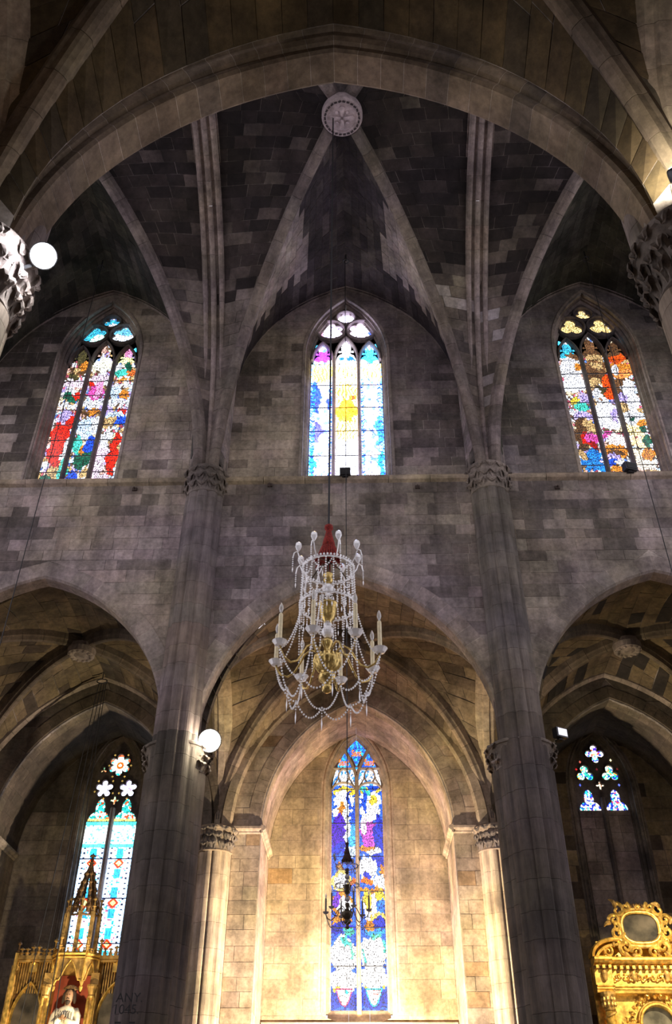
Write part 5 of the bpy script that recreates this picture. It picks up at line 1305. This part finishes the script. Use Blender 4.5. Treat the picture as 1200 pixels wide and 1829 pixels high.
# ------------------------------------------------------------------ left gilded gothic altarpiece
def gothic_arch_strip(mb, xc, Y, a, z0, zs, za, w_, d0, d1):
    p, nn = pointed(a, zs, za, 12, z0, 3)
    out = [(xc+x, z) for x, z in p]+[(xc-x, z) for x, z in p[::-1][1:]]
    bar_sweep(mb, out, Y, w_, d0, d1)
def finial(mb, x, y, z, h, r):
    mb.lathe([(r, 0), (r*.9, h*.3), (r*1.6, h*.34), (r*.7, h*.4), (r*.5, h*.7), (r*1.5, h*.78), (r*1.2, h*.86), (r*.4, h*.9), (r*.1, h)], (x, y, z), 8)
def left_altar():
    Y = 25.95; xc = -7.42
    t = thing('gothic_altarpiece', 'gilded gothic altarpiece with a pierced spire over a red niche, bottom left', 'altarpiece', (xc, Y, 0))
    W = lambda m, n, mat, p=t, sm=False: m.build(n, mat, p, sm)
    # body: flat panel walls with openings left for niche and painting
    m = MB()
    for sx in (-1, 1):
        m.box((xc+sx*1.62, Y+.1, 3.2), (.14, .3, 6.4))
        m.box((xc+sx*.62, Y+.05, 3.1), (.22, .4, 6.2))
    m.box((xc, Y+.32, 3.3), (3.3, .1, 6.6))
    W(m, 'case', 'gold_dull')
    m = MB(); m.box((xc, Y+.26, 3.1), (1.06, .04, 6.2)); W(m, 'niche_back', 'red_niche')
    for sx in (-1, 1):   # side panels
        c = xc+sx*1.13
        m = MB(); m.box((c, Y+.2, 6.1), (.86, .06, .95)); W(m, 'side_panel', 'gold_dark')
        for i in range(13):
            x = c-.40+.8*i/12; m = MB(); m.box((x, Y+.14, 6.16), (.026, .07, .80)); W(m, 'reed', 'gold_dull')
        m = MB(); gothic_arch_strip(m, c, Y+.1, .40, 3.2, 5.15, 6.02, .07, -.06, .08); W(m, 'pointed_frame', 'gold')
        m = MB(); f = hwf(.40, 5.15, 6.02); zs = np.linspace(3.2, 6.01, 24)
        for a, b_ in zip(zs, zs[1:]): m.add([(c-f(a), Y+.15, a), (c+f(a), Y+.15, a), (c+f(b_), Y+.15, b_), (c-f(b_), Y+.15, b_)], [(0, 1, 2, 3)])
        W(m, 'painting', 'painting')
        m = MB(); m.box((c, Y+.1, 6.60), (.98, .28, .09)); m.box((c, Y+.1, 6.52), (.92, .2, .05)); W(m, 'cornice', 'gold_dull')
        for i in range(6):
            m = MB(); finial(m, c-.38+.76*i/5, Y, 6.64, .20 if i not in (2, 3) else .26, .05); W(m, 'cresting', 'gold_dull')
        m = MB(); m.box((c, Y+.06, 6.36), (.22, .08, .22)); m.lathe([(.03, 0), (.07, .05), (.03, .12)], (c, Y+.03, 6.42), 8); W(m, 'bracket_relief', 'gold')
        m = MB(); m.box((xc+sx*1.60, Y-.02, 4.4), (.09, .14, 4.6)); W(m, 'buttress', 'gold')
        m = MB(); finial(m, xc+sx*1.60, Y-.02, 6.6, .42, .04); W(m, 'pinnacle', 'gold_dark')
        for j in (-1, 1):
            m = MB(); m.tube([(xc+sx*(.60+j*.07), Y-.16, 3.0), (xc+sx*(.60+j*.07), Y-.16, 5.62)], .04, 10); W(m, 'colonnette', 'gold')
        m = MB(); m.lathe([(.08, 0), (.10, .04), (.08, .08), (.13, .24), (.15, .26), (.15, .31)], (xc+sx*.60, Y-.16, 5.60), 12); W(m, 'capital', 'gold_dull')
    # projecting canopy: three faces with cusped ogee arches and drops
    ang = [(-.62, 0), (-.36, -.42), (.36, -.42), (.62, 0)]
    base_z, top_z = 5.85, 6.62
    for (p0, p1) in zip(ang, ang[1:]):
        a = np.array([xc+p0[0], Y+p0[1], 0]); b_ = np.array([xc+p1[0], Y+p1[1], 0]); L = np.linalg.norm(b_-a); u = (b_-a)/L; nrm = np.array([u[1], -u[0], 0])
        if nrm[1] > 0: nrm = -nrm
        m = MB(); nn = 14; hw = L/2
        vf = []; 
        for i in range(nn+1):
            s = -1+2*i/nn; x = (s+1)/2*L
            ogee = base_z+.02+ (.58*(1-abs(s))**1.5 if True else 0)+.10*abs(math.sin(s*PI*1.5))*(abs(s) < .95)
            vf.append((a+u*x, min(ogee, top_z-.14)))
        V = []; 
        for d in (.0, .04):
            for p, z in vf: V.append(p+nrm*(-d)+np.array([0, 0, z]))
            for p, z in vf: V.append(p+nrm*(-d)+np.array([0, 0, top_z]))
        k = nn+1; F = []
        for i in range(nn): F += [(i, i+1, k+i+1, k+i), (2*k+i, 3*k+i, 3*k+i+1, 2*k+i+1), (i, 2*k+i, 2*k+i+1, i+1)]
        m.add(V, F); W(m, 'canopy_face', 'gold_dull')
        m = MB(); P = [tuple(p+nrm*.02+np.array([0, 0, z])) for p, z in vf]; m.tube(P, .022, 6); W(m, 'ogee_moulding', 'gold')
        m = MB(); c = (a+b_)/2; m.tube([tuple(a+nrm*.03+np.array([0, 0, top_z])), tuple(b_+nrm*.03+np.array([0, 0, top_z]))], .045, 6); m.tube([tuple(a+nrm*.03+np.array([0, 0, top_z-.09])), tuple(b_+nrm*.03+np.array([0, 0, top_z-.09]))], .02, 6); W(m, 'canopy_cornice', 'gold')
        for i in range(5):
            p = a+u*L*(i+.5)/5; m = MB(); finial(m, p[0], p[1], top_z+.02, .14, .035); W(m, 'cresting', 'gold')
    for p in ang:
        m = MB(); m.tube([(xc+p[0], Y+p[1], base_z-.02), (xc+p[0], Y+p[1], top_z+.1)], .03, 8); m.lathe([(.01, -.14), (.04, -.10), (.05, -.03), (.035, 0)], (xc+p[0], Y+p[1], base_z), 8); W(m, 'drop', 'gold')
        m = MB(); finial(m, xc+p[0], Y+p[1], top_z+.05, .42, .045); W(m, 'pinnacle', 'gold_dull')
    # open spire: two storeys of thin posts then a crocketed needle
    for i in range(5):
        a = PI+PI*i/4; x0, y0 = xc+.46*math.cos(a), Y-.02+.30*math.sin(a)
        m = MB(); m.box((x0, y0, 7.15), (.10, .09, 1.1)); W(m, 'spire_post', 'gold_dull')
        m = MB(); finial(m, x0, y0, 7.7, .40, .04); W(m, 'pinnacle', 'gold_dull')
    for i in range(4):
        a0 = PI+PI*i/4; a1 = PI+PI*(i+1)/4; p0 = np.array([xc+.46*math.cos(a0), Y-.02+.30*math.sin(a0), 7.62]); p1 = np.array([xc+.46*math.cos(a1), Y-.02+.30*math.sin(a1), 7.62]); mid = (p0+p1)/2
        m = MB(); m.tube([p0, mid+np.array([0, 0, .38]), p1], .03, 5); m.tube([p0+np.array([0, 0, -.05]), mid+np.array([0, 0, .12]), p1+np.array([0, 0, -.05])], .022, 5)
        m.tube([p0, p1], .03, 5); W(m, 'gablet', 'gold_dark')
    top = np.array([xc, Y-.05, 9.05])
    for i in range(6):
        a = 2*PI*i/6; b0 = np.array([xc+.34*math.cos(a), Y-.05+.25*math.sin(a), 7.70])
        m = MB(); m.tube([b0, b0*.45+top*.55+np.array([.03*math.cos(a), 0, 0]), top], [.055, .045, .035], 6)
        for j in range(5):
            q = b0+(top-b0)*(j+.6)/6; m.lathe([(.01, -.07), (.065, -.015), (.045, .04), (.005, .07)], (q[0]+.04*math.cos(a), q[1]+.03*math.sin(a), q[2]), 6)
        W(m, 'spire_rib', 'gold_dark')
    m = MB(); finial(m, xc, Y-.05, 8.9, .42, .06); m.box((xc, Y-.05, 9.22), (.16, .03, .03)); W(m, 'spire_finial', 'gold_dark')
left_altar()
def statue():
    xc, Y = -7.40, 25.80
    t = thing('statue', 'bearded robed statue with a plumed golden headpiece standing in the red niche', 'statue', (xc, Y, 4.0))
    m = MB()
    # one continuous figure: (z, rx, ry)
    prof = [(4.0, .30, .22), (4.4, .28, .2), (4.75, .27, .19), (5.0, .27, .18), (5.16, .29, .17), (5.30, .275, .15), (5.38, .20, .12), (5.42, .10, .09), (5.47, .075, .075), (5.52, .085, .09), (5.58, .10, .11), (5.66, .105, .115), (5.73, .095, .105), (5.79, .06, .07), (5.81, .01, .01)]
    n = 28; v = []; f = []
    for i, (z, rx, ry) in enumerate(prof):
        for j in range(n):
            a = 2*PI*j/n; k = 1+(.06*math.sin(a*9+z*3) if z < 5.2 else 0); v.append((xc+rx*k*math.cos(a), Y+ry*k*math.sin(a), z))
    for i in range(len(prof)-1):
        for j in range(n): f.append((i*n+j, i*n+(j+1) % n, (i+1)*n+(j+1) % n, (i+1)*n+j))
    nb = 6
    m.add(v[:n*8], [q for q in f if max(q) < n*8]); 
    # sleeves: upper arm, bent forearm to the chest
    for s in (-1, 1):
        m.tube([(xc+s*.22, Y, 5.34), (xc+s*.30, Y-.03, 5.18), (xc+s*.31, Y-.08, 5.0), (xc+s*.20, Y-.20, 5.0), (xc+s*.08, Y-.25, 5.10)], [.08, .10, .095, .09, .055], 12)
    for i in range(7):
        x = xc-.18+.06*i; m.tube([(x, Y-.17, 5.26), (x+.02, Y-.20, 4.9), (x+.03, Y-.24, 4.2)], .02, 5)
    m.build('body', 'robe', t, True)
    m = MB(); m.add(v[n*7:], [tuple(i-n*7 for i in q) for q in f if min(q) >= n*7])
    m.add([(xc, Y-.15, 5.625), (xc-.02, Y-.115, 5.62), (xc+.02, Y-.115, 5.62), (xc, Y-.11, 5.69)], [(0, 1, 3), (0, 3, 2), (0, 2, 1)])
    m.build('head', 'skin', t, True)
    m = MB()
    for s in (-1, 1): m.lathe([(.002, -.012), (.016, 0), (.002, .012)], (xc+s*.038, Y-.105, 5.675), 8)
    m.build('eyes', 'hair', t)
    m = MB(); m.lathe([(.008, -.17), (.04, -.12), (.066, -.05), (.072, -.02), (.05, .0)], (xc, Y-.052, 5.555), 14, .95); m.tube([(xc-.045, Y-.10, 5.566), (xc-.02, Y-.122, 5.585), (xc, Y-.128, 5.59), (xc+.02, Y-.122, 5.585), (xc+.045, Y-.10, 5.566)], [.006, .012, .012, .012, .006], 6)
    for s in (-1, 1): m.tube([(xc+s*.06, Y+.02, 5.80), (xc+s*.12, Y+.03, 5.70), (xc+s*.14, Y+.03, 5.58), (xc+s*.16, Y+.02, 5.48)], [.05, .06, .055, .02], 8)
    m.build('hair', 'hair', t, True)
    m = MB()
    for i in range(11):
        a = -1.2+2.4*i/10; m.tube([(xc+.07*math.sin(a), Y+.02, 5.78), (xc+.15*math.sin(a), Y+.02, 5.78+.12*math.cos(a)), (xc+.22*math.sin(a), Y+.03, 5.76+.16*math.cos(a))], [.03, .035, .01], 6)
    m.build('headpiece', 'gold_dark', t)
    for s in (-1, 1):
        m = MB(); m.tube([(xc+s*.10, Y-.235, 5.085), (xc+s*.05, Y-.28, 5.12)], [.045, .04], 8)
        for q in range(5):
            oy = -.02+.018*q; m.tube([(xc+s*.05, Y-.28, 5.10+oy), (xc+s*.01, Y-.30, 5.12+oy*1.2), (xc-s*.02, Y-.295, 5.125+oy*1.2)], [.013, .012, .008], 6)
        m.build('hand', 'skin', t, True)
statue()

# ------------------------------------------------------------------ right gilded baroque altarpiece
def scroll(mb, x, y, z, r, turns=1.4, dirn=1, ph=0, w_=.03, rise=1):
    P = []; n = 22
    for i in range(n+1):
        k = i/n; a = ph+dirn*turns*2*PI*k; rr = r*(1-.82*k); P.append((x+rr*math.cos(a), y-.03*k, z+rise*rr*math.sin(a)))
    mb.tube(P, [w_*(1-.5*i/n) for i in range(n+1)], 6)
def acanthus(mb, x, y, z, a, L, w_):
    P = []; 
    for i in range(6): k = i/5; P.append((x+L*k*math.cos(a+k*.9), y-.05*math.sin(k*PI), z+L*k*math.sin(a+k*.9)))
    mb.tube(P, [w_*.6, w_, w_*1.1, w_*.9, w_*.6, w_*.2], 6)
def right_altar():
    Y = 25.95; xc = 7.80
    t = thing('baroque_altarpiece', 'gilded baroque altarpiece with an oval cartouche and broken pediment, bottom right', 'altarpiece', (xc, Y, 0))
    W = lambda m, n, mat='gold', p=t, sm=False: m.build(n, mat, p, sm)
    m = MB(); m.box((xc, Y+.28, 3.3), (2.9, .1, 6.2)); W(m, 'case')
    m = MB(); m.box((xc, Y+.3, 6.75), (2.4, .1, .55)); W(m, 'attic')
    # cornice with returns
    pr = [(.25, 0), (-.02, 0), (-.05, .03), (-.16, .06), (-.20, .10), (-.26, .12), (-.26, .17), (-.22, .20), (.25, .20)]
    for (a, b_, y) in ((xc-1.02, xc+1.02, Y), (xc-1.45, xc-.99, Y-.12), (xc+.99, xc+1.45, Y-.12)):
        v, f = sweep([(a, y, 6.36), (b_, y, 6.36)], [(0, 1, 0)]*2, [(0, 0, 1)]*2, pr); m = MB(); m.add(v, f); W(m, 'cornice')
        v, f = sweep([(a, y, 5.86), (b_, y, 5.86)], [(0, 1, 0)]*2, [(0, 0, 1)]*2, [(.25, -.12), (.0, -.12), (-.02, -.06), (-.05, -.04), (-.05, .0), (-.09, .02), (-.09, .05), (.25, .05)]); m = MB(); m.add(v, f); W(m, 'architrave')
        m = MB(); m.box(((a+b_)/2, y+.12, 6.13), (b_-a, .24, .46)); W(m, 'frieze')
    m = MB(); m.box((xc, Y-.012, 6.325), (2.02, .02, .085))
    for sx in (-1, 1): m.box((xc+sx*1.22, Y-.132, 6.325), (.47, .02, .085))
    W(m, 'dentil_shadow', 'gold_dark')  # shadow under the cornice painted as a dark strip behind the dentils
    for i in range(18):
        x = xc-1.38+2.76*i/17; y = Y-.20 if abs(x-xc) > 1.0 else Y-.08
        m = MB(); m.box((x, y, 6.325), (.07, .13, .075)); W(m, 'dentil')
    for i in range(12):
        x = xc-1.0+2.0*i/11; m = MB(); scroll(m, x, Y-.03, 6.10, .085, 1.3, 1 if i % 2 else -1, i, .022); acanthus(m, x+.05, Y-.03, 6.06, 1.2 if i % 2 else -1.0, .12, .022); W(m, 'frieze_scroll')
    for x in (xc-.42, xc+.45, xc-1.2, xc+1.2):
        m = MB(); m.lathe([(.01, -.13), (.05, -.10), (.07, 0), (.08, .06), (.05, .12), (.01, .14)], (x, Y-.05-(.12 if abs(x-xc) > 1 else 0), 6.12), 10, .7)
        for s in (-1, 1): m.tube([(x+s*.06, Y-.06, 6.2), (x+s*.13, Y-.06, 6.14), (x+s*.10, Y-.05, 6.04)], .022, 6)
        W(m, 'cherub_mask', 'gold_dull')
    # columns
    for s in (-1, 1):
        x = xc+s*1.2; m = MB(); m.lathe([(.13, 0), (.13, 3.1)], (x, Y-.1, 2.2), 16); W(m, 'column', 'gold', t, True)
        m = MB()
        for i in range(7): 
            z = 3.0+i*.33; m.tube([(x+.14*math.cos(a), Y-.1+.14*math.sin(a), z+.33*a/(2*PI)) for a in np.linspace(PI, 2*PI, 8)], .03, 5)
        W(m, 'column_relief', 'gold_dull')
        m = MB(); m.lathe([(.13, 0), (.15, .03), (.13, .06), (.17, .30), (.20, .36), (.20, .42)], (x, Y-.1, 5.32), 14)
        for i in range(10):
            a = 2*PI*i/10
            for zz in (.08, .2): m.lathe([(.01, 0), (.045, .04), (.03, .10), (.005, .12)], (x+.16*math.cos(a), Y-.1+.16*math.sin(a), 5.32+zz), 6)
        W(m, 'capital', 'gold_dull')
    # broken curved pediment halves
    for s in (-1, 1):
        m = MB(); P = [(xc+s*(1.42-.62*(1-math.cos(a))), Y-.06, 6.56+.42*math.sin(a)) for a in np.linspace(0, PI*.55, 12)]
        pr2 = [(.2, -.03), (-.12, -.03), (-.15, .0), (-.18, .04), (-.10, .07), (.2, .07)]
        nn = [np.array([s*math.cos(a*.9), 0, math.sin(a*.9+.2)]) for a in np.linspace(0, PI*.55, 12)]
        m.sweep(P, [np.array([0, 1., 0])]*12, nn, pr2); W(m, 'pediment')
        m = MB(); m.sweep([(p[0]-s*.09, p[1]+.04, p[2]-.09) for p in P], [np.array([0, 1., 0])]*12, nn, [(.2, -.03), (-.04, -.03), (-.06, .03), (.2, .03)]); W(m, 'pediment')
        m = MB(); scroll(m, xc+s*.98, Y-.02, 6.72, .13, 1.2, s, 1, .035); acanthus(m, xc+s*1.1, Y, 6.64, PI/2+s*.8, .2, .035); W(m, 'pediment_scroll')
    # cartouche
    cx_, cz = xc+.0, 7.31; rx, rz = .53, .41
    m = MB(); n = 30
    m.add([(cx_+rx*1.04*math.cos(2*PI*i/n), Y+.0, cz+rz*1.04*math.sin(2*PI*i/n)) for i in range(n)]+[(cx_+rx*1.04*math.cos(2*PI*i/n), Y+.1, cz+rz*1.04*math.sin(2*PI*i/n)) for i in range(n)], [tuple(range(n)), tuple(range(n, 2*n))[::-1]]+[(i, n+i, n+(i+1) % n, (i+1) % n) for i in range(n)])
    W(m, 'cartouche_panel', 'painting')
    m = MB(); P = [(cx_+rx*math.cos(a)*(1-.05*math.cos(4*a)), Y-.03, cz+rz*math.sin(a)*(1-.05*math.cos(4*a))) for a in np.linspace(0, 2*PI, 49)]
    m.tube(P, .05, 8, False); W(m, 'cartouche_frame', 'gold', t, True)
    m = MB(); P = [(cx_+(rx+.09)*math.cos(a)*(1-.07*math.cos(4*a)), Y+.0, cz+(rz+.09)*math.sin(a)*(1-.07*math.cos(4*a))) for a in np.linspace(0, 2*PI, 49)]
    m.tube(P, .06, 8, False); W(m, 'cartouche_frame', 'gold_dull', t, True)
    for s in (-1, 1):
        for (dx, dz, r, tu, ph, w_) in ((.50, .42, .15, 1.0, PI/2, .045), (.62, .18, .12, 1.3, 0, .04), (.60, -.12, .14, 1.2, PI, .045), (.44, -.48, .16, 1.3, -PI/2, .05), (.20, -.60, .12, 1.2, 0, .04), (.60, .0, .1, 1, 1, .05), (.56, -.34, .1, 1.1, 2, .04), (.30, .50, .10, 1.2, 2, .04)):
            m = MB(); scroll(m, cx_+s*dx*1.1, Y-.04, cz+dz*1.02, r*1.25, tu, s, ph if s > 0 else PI-ph, w_*1.35); W(m, 'cartouche_scroll')
        for (dx, dz, a, L) in ((.55, .5, 1.9, .26), (.72, .1, .5, .2), (.66, -.25, -.4, .24), (.50, -.60, -1.6, .22), (.30, -.66, -1.9, .16)):
            m = MB(); acanthus(m, cx_+s*dx*1.1, Y-.03, cz+dz, a if s > 0 else PI-a, L, .06); W(m, 'acanthus_leaf', 'gold_dull')
    m = MB()
    for i in range(9): m.tube([(cx_-.28+.07*i, Y-.02, cz+.48), (cx_-.30+.075*i, Y-.04, cz+.54+.05*math.sin(i*PI/8)), (cx_-.32+.08*i, Y-.02, cz+.53+.1*math.sin(i*PI/8))], [.03, .035, .01], 6)
    W(m, 'crown_leaves', 'gold_dark')
    m = MB(); scroll(m, cx_, Y-.06, cz+.50, .07, 1.5, 1, 0, .03); W(m, 'crown_boss')
    # arched picture frame
    fc = xc+.05; za, zs, a = 5.50, 5.06, .46
    path = [(fc-.70, 3.0), (fc-.70, 5.0), (fc-a, 5.0), (fc-a, 5.06)]+[(fc-a*math.cos(q), zs+.44*math.sin(q)) for q in np.linspace(.1, PI-.1, 16)]+[(fc+a, 5.06), (fc+a, 5.0), (fc+.70, 5.0), (fc+.70, 3.0)]
    for off, wd, nm in ((0, .10, 'gold'), (.07, .05, 'gold_dull')):
        m = MB(); bar_sweep(m, [(fc+(x-fc)*(1+off), z+off*.8) for x, z in path], Y+.16, wd, -.12+off*.6, .08); W(m, 'picture_frame', nm)
    m = MB(); n = 20; pts = [(fc-.66, 3.0), (fc-.66, 4.97), (fc-a, 4.97)]+[(fc-a*math.cos(q), zs+.42*math.sin(q)) for q in np.linspace(0, PI, 16)]+[(fc+a, 4.97), (fc+.66, 4.97), (fc+.66, 3.0)]
    m.add([(x, Y+.2, z) for x, z in pts], [tuple(range(len(pts)))]); W(m, 'picture', 'painting_grey')
    for i in range(13):
        q = .05+(PI-.1)*i/12; x, z = fc-(a+.15)*math.cos(q), zs+.05+.56*math.sin(q)
        m = MB(); acanthus(m, x, Y+.12, z, PI-q+random.uniform(-.5, .5), .12, .03); scroll(m, x, Y+.12, z, .05, 1.1, 1 if i % 2 else -1, q, .018); W(m, 'frame_foliage')
    for s in (-1, 1):
        for j in range(4): m = MB(); acanthus(m, fc+s*.82, Y+.12, 5.08-.2*j, PI/2+s*.7, .14, .035); W(m, 'frame_foliage')
right_altar()
